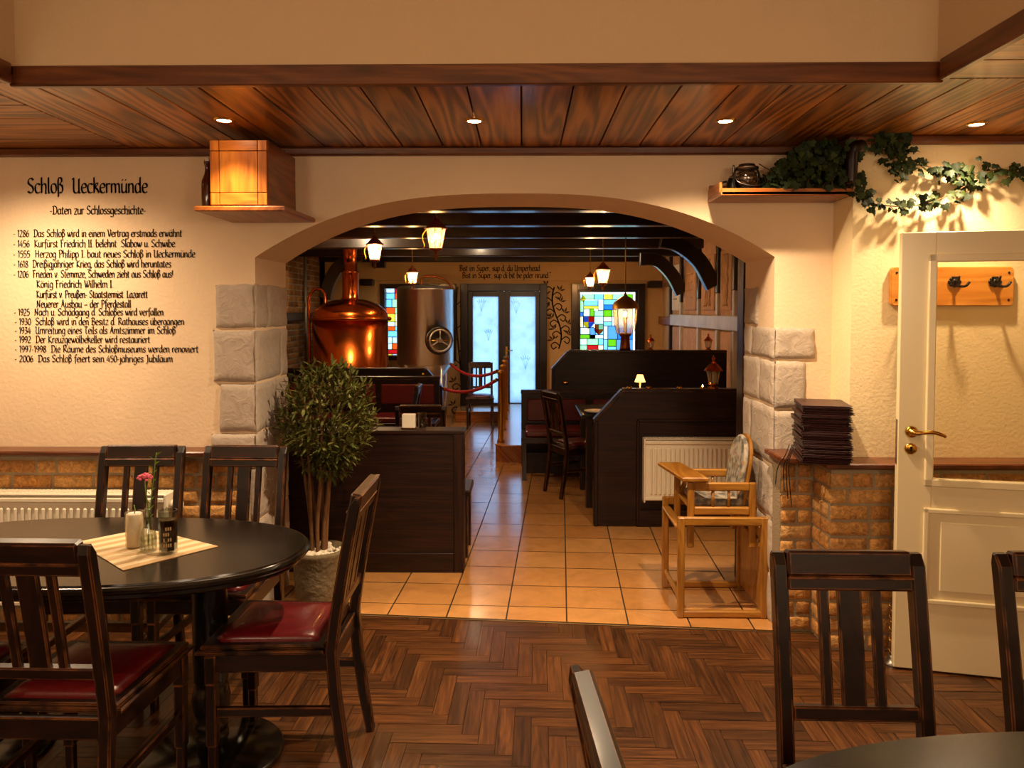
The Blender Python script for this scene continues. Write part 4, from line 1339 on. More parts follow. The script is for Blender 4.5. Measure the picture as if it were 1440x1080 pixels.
# tealights standing on the cap of the front partition
for k, (px_, lit) in enumerate(((885, 0), (912, 0), (955, 0), (988, 1))):
    c = P(px_, 547, YP + .03)
    t = thing('tealight', ['small tealight on the front partition, leftmost of its row', 'small tealight on the front partition, just right of the lit table lamp', 'small tealight on the front partition, third from the left', 'glowing tealight on the front partition, nearest the stone pillar'][k], 'candle', (c.x, YP + .03, pb.z + .0135), group='tealights on the front partition')
    m = MB(); m.lathe([(.019, 0), (.02, .014), (.018, .014), (.018, .009), (0, .009)], (0, 0, 0), 14, cap=False); m.build('cup', M['brass'], t)
    m = MB(); m.lathe([(.0175, .002), (.0175, .0085), (0, .0085)], (0, 0, 0), 14)
    m.build('wax', M['wax'], t)
    if lit:
        m = MB(); m.lathe([(0, .010), (.004, .015), (.003, .022), (0, .03)], (0, 0, 0), 8, cap=False); m.build('flame', M['bulb'], t)

# ------------------------------------------------------------------ high chair (chair standing on its own wooden stand)
HX, HY = .805, 3.90
hx1 = P(1074, 800, HY).x
hxw = hx1 - HX + .02
hd = .43
hz = P(1010, 727, HY).z
t = thing('high_chair', 'honey-coloured wooden child high chair with tray and grey printed cushions', 'high chair', (HX, HY, 0))
HN = M['honey']
hw_ = .04
def hbar(name, a, b, w=.036, th=.03, up=(0, 0, 1), par=None, bev=.006):
    m = MB(); m.bar(a, b, w, th, up, bev); return m.build(name, HN, par or t)
for y in (0, hd):
    for x in (0.02, hxw - .02):
        m = MB(); m.box((x, y, hz / 2), (.036, .034, hz), bev=.006); m.build('stand_post', HN, t)
    m = MB(); m.box((hxw / 2, y, hz - .022), (hxw - .06, .028, .044), bev=.006); m.build('stand_rail', HN, t)
    m = MB(); m.box((hxw / 2, y, .02), (hxw - .06, .028, .036), bev=.006); m.build('stand_rail', HN, t)
m = MB(); m.box((.02, hd / 2, .10), (.022, hd - .03, .026), bev=.006); m.build('stand_rail', HN, t)
m = MB(); m.box((.02, hd / 2, hz - .06), (.05, hd - .03, .02), bev=.006); m.build('foot_step', HN, t)
m = MB(); m.box((hxw - .02, hd / 2, hz / 2 - .02), (.014, hd - .03, hz - .1), bev=.003); m.build('side_panel', HN, t)
m = MB(); m.box((hxw - .035, hd / 2, hz * .72), (.02, hd - .03, .03), bev=.005); m.build('side_batten', HN, t)
# upper chair hooked on the stand
z0, z1 = hz - .17, hz + .175
cxl, cxr = .075, hxw - .075
for y, nm_ in ((.03, 0), (hd - .06, 1)):
    m = MB()
    m.box((cxl, y, (z0 + z1) / 2 - .0), (.036, .026, z1 - z0), bev=.008, seg=2); m.build('chair_post', HN, t)
    m = MB(); m.box((cxr, y, (z0 + z1) / 2), (.036, .026, z1 - z0), bev=.008, seg=2); m.build('chair_post', HN, t)
    m = MB(); m.box(((cxl + cxr) / 2, y, z1 - .022), (cxr - cxl - .03, .026, .044), bev=.006); m.build('arm_rail', HN, t)
    m = MB(); m.box(((cxl + cxr) / 2, y, hz + .025), (cxr - cxl - .03, .026, .042), bev=.006); m.build('seat_rail', HN, t)
    for f in (.36, .62):
        x = cxl + (cxr - cxl) * f
        m = MB(); m.tube([(x, y, hz + .04), (x, y, z1 - .04)], .008, 8); m.build('spindle', HN, t)
m = MB(); m.box(((cxl + cxr) / 2, hd / 2 - .015, hz + .03), (cxr - cxl, hd - .13, .018), bev=.003); sbd = m.build('seat_board', HN, t)
m = MB(); m.box(((cxl + cxr) / 2 + .01, hd / 2 - .015, hz + .058), (cxr - cxl - .04, hd - .14, .04), bev=.016, seg=3); m.build('seat_cushion', M['cushion'], sbd)
# tilted rounded backrest
bm_ = []
for k in range(17):
    a = PI * k / 16
    bm_.append((-math.cos(a) * .15, .22 + .14 * math.sin(a)))
outl = [(-.15, 0)] + bm_ + [(.15, 0)]
rotb = Matrix.Rotation(R(9), 3, 'Y')
axb = ((0, 1, 0), rotb @ Vector((0, 0, 1)))
nb = rotb @ Vector((1, 0, 0))
ob = Vector((cxr - .045, hd / 2 - .015, hz + .05))
m = MB(); m.prism(outl, nb * .016, ob, axb, bev=.004); bk = m.build('backrest', HN, t)
m = MB(); m.prism([(p[0] * .94, p[1] * .95 + .008) for p in outl], nb * -.026, ob - nb * .001, axb, bev=.009); m.build('back_cushion', M['cushion'], bk)
# tray
tz0 = z1 + .012
m = MB()
m.prism([(-.03, hd - .02), (.10, hd - .02), (.165, .0), (.025, .0)], (0, 0, .024), (0, 0, tz0 - .006), ((1, 0, 0), (0, 1, 0)), bev=.006)
tr_ = m.build('tray', HN, t)
m = MB(); m.bar((.09, hd - .06, hz + .02), (.13, hd - .06, z1 - .04), .03, .02); m.build('tray_brace', HN, tr_)

# ------------------------------------------------------------------ stack of menus
th_ = .0108
nmen = 25
e1, e2 = Vector((.97, -.24, 0)), Vector((.02, 1, 0))
c0 = Vector((1.288, 3.475, 0))
rr = random.Random(21)
mm0 = None
names = ['bottom', 'second from the bottom', 'third from the bottom']
ordn = ['first', 'second', 'third', 'fourth', 'fifth', 'sixth', 'seventh', 'eighth', 'ninth', 'tenth', 'eleventh', 'twelfth', 'thirteenth']
for k in range(nmen):
    if k < 13: lab = 'dark leather menu folder, %s from the bottom of the stack on the brick ledge' % ordn[k]
    else: lab = 'dark leather menu folder, %s from the top of the stack on the brick ledge' % ordn[nmen - 1 - k]
    if k == nmen - 1: lab = 'uppermost dark leather menu folder of the stack on the brick ledge'
    if k == 0: lab = 'lowest dark leather menu folder of the stack on the brick ledge'
    z = LZ + .026 + k * th_
    if mm0 is None:
        t = thing('menu_folder', lab, 'menu', group='stacked menu folders')
        ang = R(-8)
        m = MB()
        m.box((.108, .142, .0012), (.216, .284, .0022), bev=.0008); m.box((.108, .142, .0088), (.216, .284, .0022), bev=.0008)
        m.box((.0015, .142, .005), (.003, .284, .009), bev=.0008)
        m.build('cover', M['menu'], t)
        m = MB(); m.box((.102, .142, .005), (.186, .250, .0052)); m.build('pages', plain('menu_pages', '#5a1a15', .7), t)
        mm0 = t
    else:
        t = dup(mm0, (0, 0, 0), 0, lab)
    t.location = (c0.x + rr.uniform(-.009, .009), c0.y + rr.uniform(-.008, .008), z)
    t.rotation_euler = (0, 0, R(-12) + rr.uniform(-.035, .035))
m = MB()
for k, (dx_, L_) in enumerate(((.0, .16), (.012, .24), (-.014, .13), (.006, .2))):
    x = c0.x + .012 + dx_ - .03; y = c0.y - .012 + .09 
    m.tube(curve([(x - .0, y, LZ + .10), (x - .022, y - .01, LZ + .05), (x - .025 + dx_, 3.594, LZ - .02), (x - .02 + dx_ * 2, 3.596, LZ + .03 - L_)], 5), .0022, 5)
tag(m.build('ribbon_cords', M['iron']), 'thin black bookmark cords hanging from the menu stack over the bricks', 'cord')
# ------------------------------------------------------------------ downlights in the board ceiling
spots = [PZ(315, 169, ZC), PZ(667, 170, ZC), PZ(1020, 170, ZC), PZ(1387, 169, ZC), PZ(-42, 169, ZC)]
slab = ['recessed ceiling spotlight beside the wooden wall cabinet', 'recessed ceiling spotlight above the middle of the arch', 'recessed ceiling spotlight above the right end of the arch', 'recessed ceiling spotlight above the white door', 'recessed ceiling spotlight over the lettering, past the left picture edge']
spots[3].y += .07
for p, lb, e, cone in zip(spots, slab, (38, 96, 96, 48, 78), (92, 140, 140, 130, 150)):
    bl = 1.0 if cone in (92, 150) else .9
    t = thing('spotlight', lb, 'light', (p.x, p.y, ZC + .002), group='recessed ceiling spotlights')
    m = MB(); m.lathe([(.030, .006), (.030, -.003), (.033, -.007), (.041, -.006), (.045, .0), (.045, .004)], (0, 0, 0), 28, cap=False); m.build('ring', M['brass'], t)
    m = MB(); m.lathe([(.030, -.0035), (0, -.0035)], (0, 0, 0), 20, cap=False); m.build('lens', M['spot_bulb'], t)
    lamp('spotlight_beam', 'SPOT', (p.x, p.y, ZC - .012), e, WARM, .025, (0, 0, 0), cone, bl)

# ------------------------------------------------------------------ wooden wall cabinet
cf = 3.44
a, b = P(295, 197, cf), P(378, 290, cf)
t = thing('wall_cabinet', 'knotty pine cabinet on the wall left of the arch, under the ceiling', 'cabinet', ((a.x + b.x) / 2, YW, b.z))
w, h, d_ = b.x - a.x, min(a.z, ZC - .03) - b.z, YW - cf
m = MB()
for s in (-1, 1): m.box((s * (w / 2 - .009), -d_ / 2 - .004, h / 2), (.018, d_ - .012, h), bev=.002)
m.box((0, -d_ / 2, h - .009), (w - .034, d_ - .03, .018)); m.box((0, -.01, h / 2), (w - .034, .012, h - .04)); m.box((0, -d_ / 2, .012), (w - .034, d_ - .03, .02))
m.build('carcass', M['shelf_wood'], t)
m = MB()
xs = [-w / 2 + .002, -w / 2 + w * .17, w / 2 - w * .17, w / 2 - .002]
zs_ = [.004, h * .20, h * .83, h - .002]
for i in range(3):
    for j in range(3):
        m.box(((xs[i] + xs[i + 1]) / 2, -d_ + .0, (zs_[j] + zs_[j + 1]) / 2), (xs[i + 1] - xs[i] - .003, .022 if (i == 1 and j == 1) else .024, zs_[j + 1] - zs_[j] - .003), bev=.0015)
m.build('door', M['pine'], t)
sa, sb = P(273, 290, 3.41), P(400, 290, 3.41)
m = MB()
m.prism([(sa.x - t.location.x, -.45), (sb.x - t.location.x, -.45), (sb.x - t.location.x + .015, 0), (sa.x - t.location.x, 0)], (0, 0, -.024), (0, 0, -.002), ((1, 0, 0), (0, 1, 0)), bev=.005)
m.build('bottom_shelf', M['shelf_wood'], t)
bp = P(287.5, 285, 3.52)
bz0 = b.z - .002
t = thing('swing_top_bottle', 'tall brown swing-top bottle beside the wooden wall cabinet', 'bottle', (bp.x, 3.56, bz0))
s_ = (P(287, 221, 3.56).z - bz0) / .31
m = MB(); m.lathe([(.0, 0), (.033, .002), (.036, .01), (.036, .15), (.033, .172), (.018, .21), (.0145, .23), (.0145, .268), (.017, .27), (.017, .282), (.014, .284), (0, .284)], (0, 0, 0), 24); o = m.build('bottle_glass', M['dark_bottle'], t); o.scale = (s_, s_, s_)
m = MB(); m.lathe([(.012, .284), (.014, .296), (.010, .308), (0, .31)], (0, 0, 0), 16); o = m.build('stopper', M['wax'], t); o.scale = (s_, s_, s_)
m = MB(); m.tube([(.017, 0, .262), (.022, .004, .285), (.012, .004, .303), (0, 0, .304), (-.012, .004, .303), (-.022, .004, .285), (-.017, 0, .262)], .0016, 6); o = m.build('wire_bail', M['iron'], t); o.scale = (s_, s_, s_)

# ------------------------------------------------------------------ right wall shelf and what stands on it
sy = 3.60
sa, sb = P(1014, 271, sy), P(1190, 269, sy)
sz = sa.z
t = thing('wall_shelf', 'narrow brown wall shelf right of the arch holding ivy', 'shelf', ((sa.x + sb.x) / 2, YW, sz))
cx0 = t.location.x
m = MB(); m.prism([(sa.x - cx0, -(YW - sy)), (XR - .01 - cx0, -(YW - sy)), (XR - .01 - cx0, -.002), (sa.x - cx0, -.002)], (0, 0, .02), (0, 0, -.012), ((1, 0, 0), (0, 1, 0)), bev=.004); m.build('shelf_board', M['shelf_wood'], t)
m = MB(); m.box(((sa.x + XR) / 2 - cx0 - .005, -(YW - sy) + .008, .004), (XR - sa.x - .014, .016, .036), bev=.004); m.build('front_lip', M['shelf_wood'], t)
m = MB(); m.box((sa.x - cx0 + .007, -.12, .03), (.014, .22, .05), bev=.003); m.build('side_lip', M['shelf_wood'], t)
m = MB(); m.box(((sa.x + XR) / 2 - cx0 - .005, -.009, .035), (XR - sa.x - .02, .014, .08), bev=.003); m.build('back_strip', M['shelf_wood'], t)
top = sz + .0085
lc_ = P(1050, 262, 3.70)
t = thing('storm_lantern', 'old black storm lantern with round glass on the wall shelf', 'lantern', (lc_.x, 3.70, top), R(15))
m = MB(); m.lathe([(0, 0), (.062, 0), (.066, .01), (.06, .022), (.035, .03), (.03, .036)], (0, 0, 0), 28); m.build('fuel_tank', M['iron'], t)
m = MB(); m.lathe([(.03, .036), (.046, .055), (.05, .078), (.044, .102), (.03, .114)], (0, 0, 0), 24, cap=False); m.build('glass_globe', thin_glass('lantern_globe', '#d8cdbb', .5, .15), t)
m = MB(); m.lathe([(.033, .112), (.055, .118), (.056, .128), (.04, .134), (.038, .142), (.0, .145)], (0, 0, 0), 24); m.build('hood', M['pewter'], t)
m = MB()
for s in (-1, 1): m.tube(curve([(s * .055, 0, .015), (s * .068, 0, .05), (s * .066, 0, .1), (s * .05, 0, .125)], 5), .005, 8)
for k in range(3):
    z = .06 + k * .02; r_ = (.049, .053, .047)[k]
    m.tube([(r_ * math.cos(q), r_ * math.sin(q), z) for q in [i * PI / 10 for i in range(21)]], .0016, 5, cap=False)
m.build('wire_guard', M['iron'], t)
m = MB(); m.tube(curve([(.066, 0, .1), (.085, -.02, .08), (.07, -.05, .05), (.0, -.068, .03), (-.07, -.04, .05), (-.066, 0, .1)], 6), .0025, 6); m.build('bail_handle', M['pewter'], t)
lc2 = P(1031, 262, 3.76)
t = thing('lidded_jug', 'dark rounded jug with a thin finial behind the storm lantern', 'jug', (lc2.x, 3.755, top))
m = MB(); m.lathe([(0, 0), (.03, 0), (.036, .03), (.034, .06), (.026, .08), (.024, .085)], (0, 0, 0), 24); m.build('body', M['iron'], t)
m = MB(); m.lathe([(.026, .085), (.02, .094), (.006, .10), (.006, .125), (.009, .132), (.004, .142), (.006, .148), (0, .152)], (0, 0, 0), 16); m.build('lid', M['pewter'], t)
m = MB(); m.tube(curve([(-.033, 0, .07), (-.056, 0, .062), (-.058, 0, .035), (-.034, 0, .02)], 5), .005, 8); m.build('handle', M['iron'], t)
# dark curved post at the corner
c1, c2, c3 = P(1212, 184, 3.585), P(1200, 212, 3.585), P(1197, 262, 3.585)
m = MB(); m.tube(curve([(c1.x + .01, 3.60, ZC - .05), (c2.x, 3.585, c2.z), (c3.x + .0, 3.585, c3.z + .01)], 8), [.030] * 8 + [.026] * 9, 12)
tag(m.build('wooden_bracket', M['dark']), 'dark curved wooden bracket at the wall corner behind the ivy', 'bracket')

# ------------------------------------------------------------------ ivy
def ivy_leaf(mb, c, n, up, s):
    n = n.normalized()
    u = (up - n * up.dot(n))
    u = u.normalized() if u.length > 1e-4 else n.orthogonal().normalized()
    v = n.cross(u)
    sh = [(0, -.25), (.30, -.38), (.52, -.08), (.34, .10), (.36, .34), (.14, .34), (0, .68), (-.14, .34), (-.36, .34), (-.34, .10), (-.52, -.08), (-.30, -.38)]
    vs = [mb._v(c + v * (x * s) - u * (y * s) + n * (-(abs(x) ** 1.5) * s * .35)) for x, y in sh]
    ce = mb._v(c - u * (.02 * s) + n * s * .03)
    for i in range(len(vs)):
        mb.bm.faces.new((vs[i], vs[(i + 1) % len(vs)], ce)).smooth = True
def garland(name, label, pts, spread, nl, sz_, seed, wall_y):
    rr = random.Random(seed)
    cv = curve(pts, 14)
    t = thing(name, label, 'ivy', (0, 0, 0))
    base = cv[0]
    t.location = base
    m = MB(); m.tube([p - base for p in cv], .0028, 5); m.build('vine', M['bark'], t)
    m = MB()
    for k in range(nl):
        p = cv[int(rr.random() * (len(cv) - 1))]
        q = p + Vector((rr.gauss(0, 1), rr.gauss(0, .55) - .35, rr.gauss(0, 1))) * spread
        q.y = min(q.y, wall_y - .012)
        n = Vector((rr.gauss(0, .55), -1, rr.gauss(0, .55) + .25))
        up = Vector((rr.gauss(0, .6), 0, 1))
        ivy_leaf(m, q - base, n, up, sz_ * rr.uniform(.7, 1.25))
    o = m.build('ivy_leaves', M['ivy'], t); o['kind'] = 'stuff'
    return t
W_ = YR
g1 = [P(x, y, W_ - .05) for x, y in ((1228, 206), (1250, 200), (1262, 222), (1268, 240), (1290, 232), (1330, 240), (1370, 246), (1410, 238), (1450, 250), (1490, 246))]
garland('ivy_garland', 'upper ivy garland on the wall above the white door', g1, .022, 165, .038, 31, W_)
g1b = [P(x, y, W_ - .06) for x, y in ((1236, 196), (1262, 192), (1270, 206), (1256, 226), (1262, 240))]
garland('ivy_garland', 'dense upright ivy clump under the ceiling at the start of the upper garland', g1b, .022, 46, .042, 32, W_)
g2 = [P(x, y, W_ - .055) for x, y in ((1196, 248), (1208, 268), (1222, 284), (1258, 290), (1300, 287), (1335, 274), (1362, 258), (1376, 244))]
garland('ivy_garland', 'lower drooping ivy garland on the wall above the white door', g2, .021, 105, .038, 33, W_)
# bushy ivy lying on the shelf
rr = random.Random(5)
sh0, sh1 = P(1078, 260, 3.70), P(1196, 260, 3.70)
t = thing('ivy_bush', 'dark bushy ivy lying along the wall shelf', 'ivy', ((sh0.x + sh1.x) / 2, 3.70, top))
m, mt = MB(), MB()
hwid = (sh1.x - sh0.x) / 2
for k in range(520):
    u = rr.uniform(-1, 1)
    hmax = .055 + .185 * max(0, 1 - ((u - .25) / 1.25) ** 2)
    q = Vector((u * hwid * 1.04, rr.uniform(-.13, .09), .012 + hmax * rr.random() ** .8))
    q.z = min(q.z, ZC - top - .03)
    n = Vector((rr.gauss(0, .6), -1 + rr.gauss(0, .3), rr.gauss(0, .6) + .3))
    ivy_leaf(m, q, n, Vector((rr.gauss(0, .7), 0, 1)), rr.uniform(.03, .048))
for k in range(14):
    u = rr.uniform(-.9, .9)
    mt.tube(curve([(u * hwid, rr.uniform(-.05, .05), .005), (u * hwid + rr.uniform(-.05, .05), rr.uniform(-.1, .05), .08), (u * hwid + rr.uniform(-.1, .1), rr.uniform(-.1, .05), .15)], 4), .003, 5)
mt.build('vine', M['bark'], t)
o = m.build('ivy_leaves', M['ivy'], t); o['kind'] = 'stuff'

# ------------------------------------------------------------------ the white door, standing open in front of the wall
DA = R(-12.7)
DYL = 3.34
dl = P(1263, 600, DYL)
dzt2 = P(1264, 327, DYL).z
dw = .93
door = sthing('door_2', 'cream white door with a clear glazed upper half, standing open at the right', 'door', (dl.x, DYL, 0))
door.rotation_euler = (0, 0, DA)
def du(px): 
    """distance along the leaf of the picture column px (front face)"""
    r = ray(px, 540); n = Vector((math.cos(DA), math.sin(DA)))
    # (dl + n*u) . perp(ray) = 0
    pr = Vector((-r.y, r.x))
    return -(dl.x * pr.x + DYL * pr.y) / (n.x * pr.x + n.y * pr.y)
gu0 = du(1313)
gz0_, gz1_ = .862, 1.815
DT = .042
CR = M['cream']
m = MB()
m.box((gu0 / 2, DT / 2, (dzt2 + .01) / 2), (gu0, DT, dzt2 - .01), bev=.003)
m.box((dw - gu0 / 2, DT / 2, (dzt2 + .01) / 2), (gu0, DT, dzt2 - .01), bev=.003)
m.box((dw / 2, DT / 2, (gz1_ + dzt2) / 2), (dw - 2 * gu0 + .002, DT, dzt2 - gz1_), bev=.002)
m.box((dw / 2, DT / 2, (.01 + gz0_) / 2), (dw - 2 * gu0 + .002, DT - .002, gz0_ - .01), bev=.001)
m.build('door_leaf', CR, door)
def moulding(name, u0, u1, z0, z1, w, y, par, th=.012):
    m = MB()
    for (a, b, c, d__) in ((u0, u1, z1 - w, z1), (u0, u1, z0, z0 + w), (u0, u0 + w, z0, z1), (u1 - w, u1, z0, z1)):
        m.box(((a + b) / 2, y, (c + d__) / 2), (b - a, th, d__ - c), bev=.005, seg=2)
    return m.build(name, CR, par)
moulding('glazing_bead', gu0 - .03, dw - gu0 + .03, gz0_ - .03, gz1_ + .03, .034, -.003, door, .018)
pu0 = du(1302)
pz1, pz0 = .735, .31
moulding('panel_moulding', pu0, dw - pu0, pz0, pz1, .022, -.004, door, .012)
m = MB(); m.box((dw / 2, -.001, (pz0 + pz1) / 2), (dw - 2 * pu0 - .14, .008, pz1 - pz0 - .12), bev=.003); m.build('raised_panel', CR, door)
m = MB(); m.box((dw / 2, DT / 2, (gz0_ + gz1_) / 2), (dw - 2 * gu0, .005, gz1_ - gz0_)); m.build('door_glass', M['door_pane'], door)
m = MB(); m.box((-.001, DT / 2, 1.02), (.003, .022, .2), bev=.001); m.build('latch_plate', M['pewter'], door)
hu, hzz = du(1283), P(1283, 608, DYL - .03).z
rx90 = Matrix.Rotation(R(90), 3, 'X')
m = MB()
m.lathe([(.026, 0), (.026, .006), (.02, .011), (.012, .014), (.011, .04), (0, .042)], (hu, 0, hzz), 24, rx90)
m.tube(curve([(hu - .004, -.04, hzz), (hu + .03, -.043, hzz + .002), (hu + .075, -.042, hzz + .006), (hu + .115, -.040, hzz - .006), (hu + .125, -.036, hzz - .012)], 6), [.010] * 6 + [.0085] * 12 + [.007] * 7, 10)
m.build('door_handle', M['brass'], door)
m = MB(); m.lathe([(.025, 0), (.025, .005), (.019, .009), (0, .009)], (hu - .002, 0, hzz - .075), 24, rx90); kh = m.build('key_rosette', M['brass'], door)
m = MB(); m.box((hu - .002, -.0095, hzz - .078), (.006, .002, .018)); m.lathe([(.006, 0), (.006, .002), (0, .002)], (hu - .002, -.0085, hzz - .069), 12, rx90); m.build('key_hole', M['iron'], kh)
m = MB(); m.box((dw + .05, DT / 2 + .01, 1.0), (.07, .06, 2.0), bev=.004); m.build('door_jamb', CR, door)

m = MB()
sp = PZ(1259, 935, 0.0)
t = thing('glass_stand', 'slim clear glass cylinder with flared metal foot beside the free edge of the white door', 'stand', (sp.x + .0, sp.y + .015, 0))
m.lathe([(.045, 0), (.046, .006), (.03, .014), (.024, .03), (.022, .04)], (0, 0, 0), 24); m.build('foot', M['pewter'], t)
m = MB(); m.lathe([(.021, .04), (.021, .29)], (0, 0, 0), 20, cap=False); m.build('tube', thin_glass('ribbed_glass', '#e8dcc0', .6, .15), t)
m = MB()
for k in range(9):
    z = .06 + k * .026
    m.tube([(.0213 * math.cos(q + k), .0213 * math.sin(q + k), z + .006 * math.sin(q * 3)) for q in [i * PI / 8 for i in range(17)]], .0016, 5, cap=False)
m.build('wire_wrap', M['old_brass'], t)

# coat rack seen through the door glass
ca, cb = P(1255, 375, 3.60), P(1427, 430, 3.60)
t = thing('coat_rack', 'pine board coat rack with black metal hooks behind the door glass', 'coat rack', ((ca.x + cb.x) / 2, YR, (ca.z + cb.z) / 2))
w, h = cb.x - ca.x, ca.z - cb.z
pts = []
for cx_, cz_, a0 in ((w / 2 - .02, h / 2 - .02, 0), (-w / 2 + .02, h / 2 - .02, 90), (-w / 2 + .02, -h / 2 + .02, 180), (w / 2 - .02, -h / 2 + .02, 270)):
    for k in range(5):
        an = R(a0 + 22.5 * k); pts.append((cx_ + .02 * math.cos(an), cz_ + .02 * math.sin(an)))
m = MB(); m.prism(pts, (0, -.026, 0), (0, -.001, 0), bev=.003); brd = m.build('board', M['board'], t)
for px_ in (1288, 1343, 1400):
    hx = P(px_, 398, 3.60).x - t.location.x
    m = MB()
    y = -.032
    for k in range(8):
        an = k * PI / 4
        m.sphere((hx + .022 * math.cos(an), y, .02 + .016 * math.sin(an)), .011, 7, (1, .5, .9))
    m.sphere((hx, y - .004, .02), .016, 8, (1, .6, 1)); m.box((hx, y, .041), (.03, .008, .01), bev=.002)
    m.tube(curve([(hx - .004, y, .008), (hx + .004, y - .04, -.002), (hx + .018, y - .06, -.0), (hx + .034, y - .062, .018)], 6), [.006] * 19, 8)
    m.tube(curve([(hx, y, .03), (hx - .01, y - .045, .022), (hx - .012, y - .06, .045)], 6), .005, 8)
    m.build('hook', M['iron'], t)
m = MB()
for sx in (-1, 1):
    for sz2 in (-1, 1): m.sphere((sx * (w / 2 - .025), -.0275, sz2 * (h / 2 - .028)), .006, 8, (1, .5, 1))
m.build('screws', M['iron'], brd)

# ------------------------------------------------------------------ back room: kettle, tank
KY = 9.85
k0 = P(493, 447, KY)
t = thing('brew_kettle', 'large polished copper brewing kettle with a tall chimney', 'kettle', (k0.x, KY, 0))
kr = (P(545, 470, KY).x - P(441, 470, KY).x) / 2
zsh = P(493, 447, KY).z
zdome = P(493, 424, KY).z
zneck = P(493, 421, KY).z; zcol = P(493, 385, KY).z; ztop = P(493, 346, KY).z
m = MB(); m.lathe([(kr * .99, .02), (kr, .3), (kr, zsh - .02)], (0, 0, 0), 64); m.build('body', M['copper'], t)
m = MB(); m.lathe([(kr, zsh - .03), (kr + .03, zsh - .028), (kr + .034, zsh - .005), (kr + .03, zsh + .01), (kr, zsh + .012)], (0, 0, 0), 64); m.build('flange', M['copper'], t)
dh = zdome - zsh
m = MB(); m.lathe([(kr, zsh + .01)] + [(kr * math.cos(q) * .999 + .0, zsh + .01 + dh * 1.15 * math.sin(q)) for q in [i * PI / 2 * .86 / 10 for i in range(1, 11)]] + [(.13, zneck + .02)], (0, 0, 0), 64, cap=False); dome = m.build('dome', M['copper'], t)
rn = (P(503, 400, KY).x - P(481, 400, KY).x) / 2 
m = MB(); m.lathe([(rn * 1.35, zneck - .06), (rn * 1.05, zneck + .02), (rn, zneck + .08), (rn, zcol), (rn * 1.1, zcol + .01), (rn * 1.1, zcol + .03), (rn * .9, zcol + .04), (rn * .9, ztop - .03), (rn * 1.05, ztop - .02), (rn * 1.05, ztop)], (0, 0, 0), 32); m.build('chimney', M['copper'], t)
m = MB(); pz = P(437, 405, KY)
m.tube(curve([(-kr - .06, 0, .9), (-kr - .06, 0, zsh + .1), (-kr - .05, 0, zsh + .28), (-kr + .04, 0, zsh + .38), (-kr + .14, 0, zsh + .33), (-kr + .17, -.04, zsh + .16)], 8), .02, 10); m.build('pipe', M['copper'], t)
m = MB()
m.lathe([(.06, 0), (.06, .03), (0, .034)], (.17, -kr * .72, zsh + dh * .45), 20, Matrix.Rotation(R(50), 3, 'X')); m.sphere((kr + .03, -.03, zsh - .01), .03, 8)
m.build('hatch', M['copper_dark'], dome)

TYK = 10.7
tk = P(598, 460, TYK)
t = thing('fermenting_tank', 'upright stainless steel tank with a conical foot and a spoked round hatch', 'tank', (tk.x, TYK, 0))
tr = (P(637, 460, TYK).x - P(558, 460, TYK).x) / 2
tz1, tz0_ = P(598, 407, TYK).z, P(598, 512, TYK).z
tzc = P(598, 552, TYK).z
m = MB(); m.lathe([(tr - .02, tz0_), (tr, tz0_ + .01), (tr, tz1 - .012), (tr + .008, tz1 - .01), (tr + .008, tz1), (tr * .9, tz1 + .04), (0, tz1 + .07)], (0, 0, 0), 64); m.build('shell', M['steel'], t)
m = MB(); m.lathe([(.06, tzc - .1), (.08, tzc), (tr - .02, tz0_)], (0, 0, 0), 64, cap=False); m.build('cone', M['steel'], t)
for k in range(4):
    an = PI / 4 + k * PI / 2
    m = MB(); m.tube([(math.cos(an) * tr * .9, math.sin(an) * tr * .9, 0), (math.cos(an) * tr * .9, math.sin(an) * tr * .9, tz0_ + .02)], .025, 10); m.build('leg', M['steel'], t)
hc = P(616, 479, TYK - tr)
hx = hc.x - t.location.x; hz_ = hc.z
hy = -math.sqrt(max(.01, tr * tr - hx * hx)) 
an = math.atan2(hx, -hy)
rot_ = Matrix.Rotation(an * .6, 3, 'Z') @ rx90
hr = .185
m = MB(); m.lathe([(hr, -.08), (hr, .02), (hr + .012, .03), (hr - .01, .04), (hr - .03, .03), (0, .045)], (hx, hy, hz_), 36, rot_); mh = m.build('hatch', plain('dark_hatch_steel', '#5a5650', .3, 1), t)
m = MB()
def hp(r_, q, z_): return Vector((hx, hy, hz_)) + rot_ @ Vector((r_ * math.cos(q), r_ * math.sin(q), z_))
m.tube([hp(hr * .8, q, .09) for q in [i * 2 * PI / 28 for i in range(29)]], .014, 8, cap=False)
for k in range(3): m.tube([hp(hr * .8, R(90 + 120 * k), .09), hp(.02, R(90 + 120 * k), .075)], .011, 8)
m.tube([hp(0, 0, .03), hp(0, 0, .11)], .03, 10)
m.build('hand_wheel', M['steel'], mh)
m = MB(); m.tube([hp(hr * 1.02, PI, .055), hp(hr * 1.02, 0, .055)], .013, 8); m.build('cross_bar', M['brass'], mh)
m = MB(); m.tube(curve([(-.05, 0, tz1 + .05), (-.05, 0, tz1 + .14), (.02, 0, tz1 + .19), (.2, 0, tz1 + .17), (.34, 0, tz1 + .10), (.40, 0, tz1 - .02)], 8), .016, 8); m.build('vent_pipe', M['copper_dark'], t)

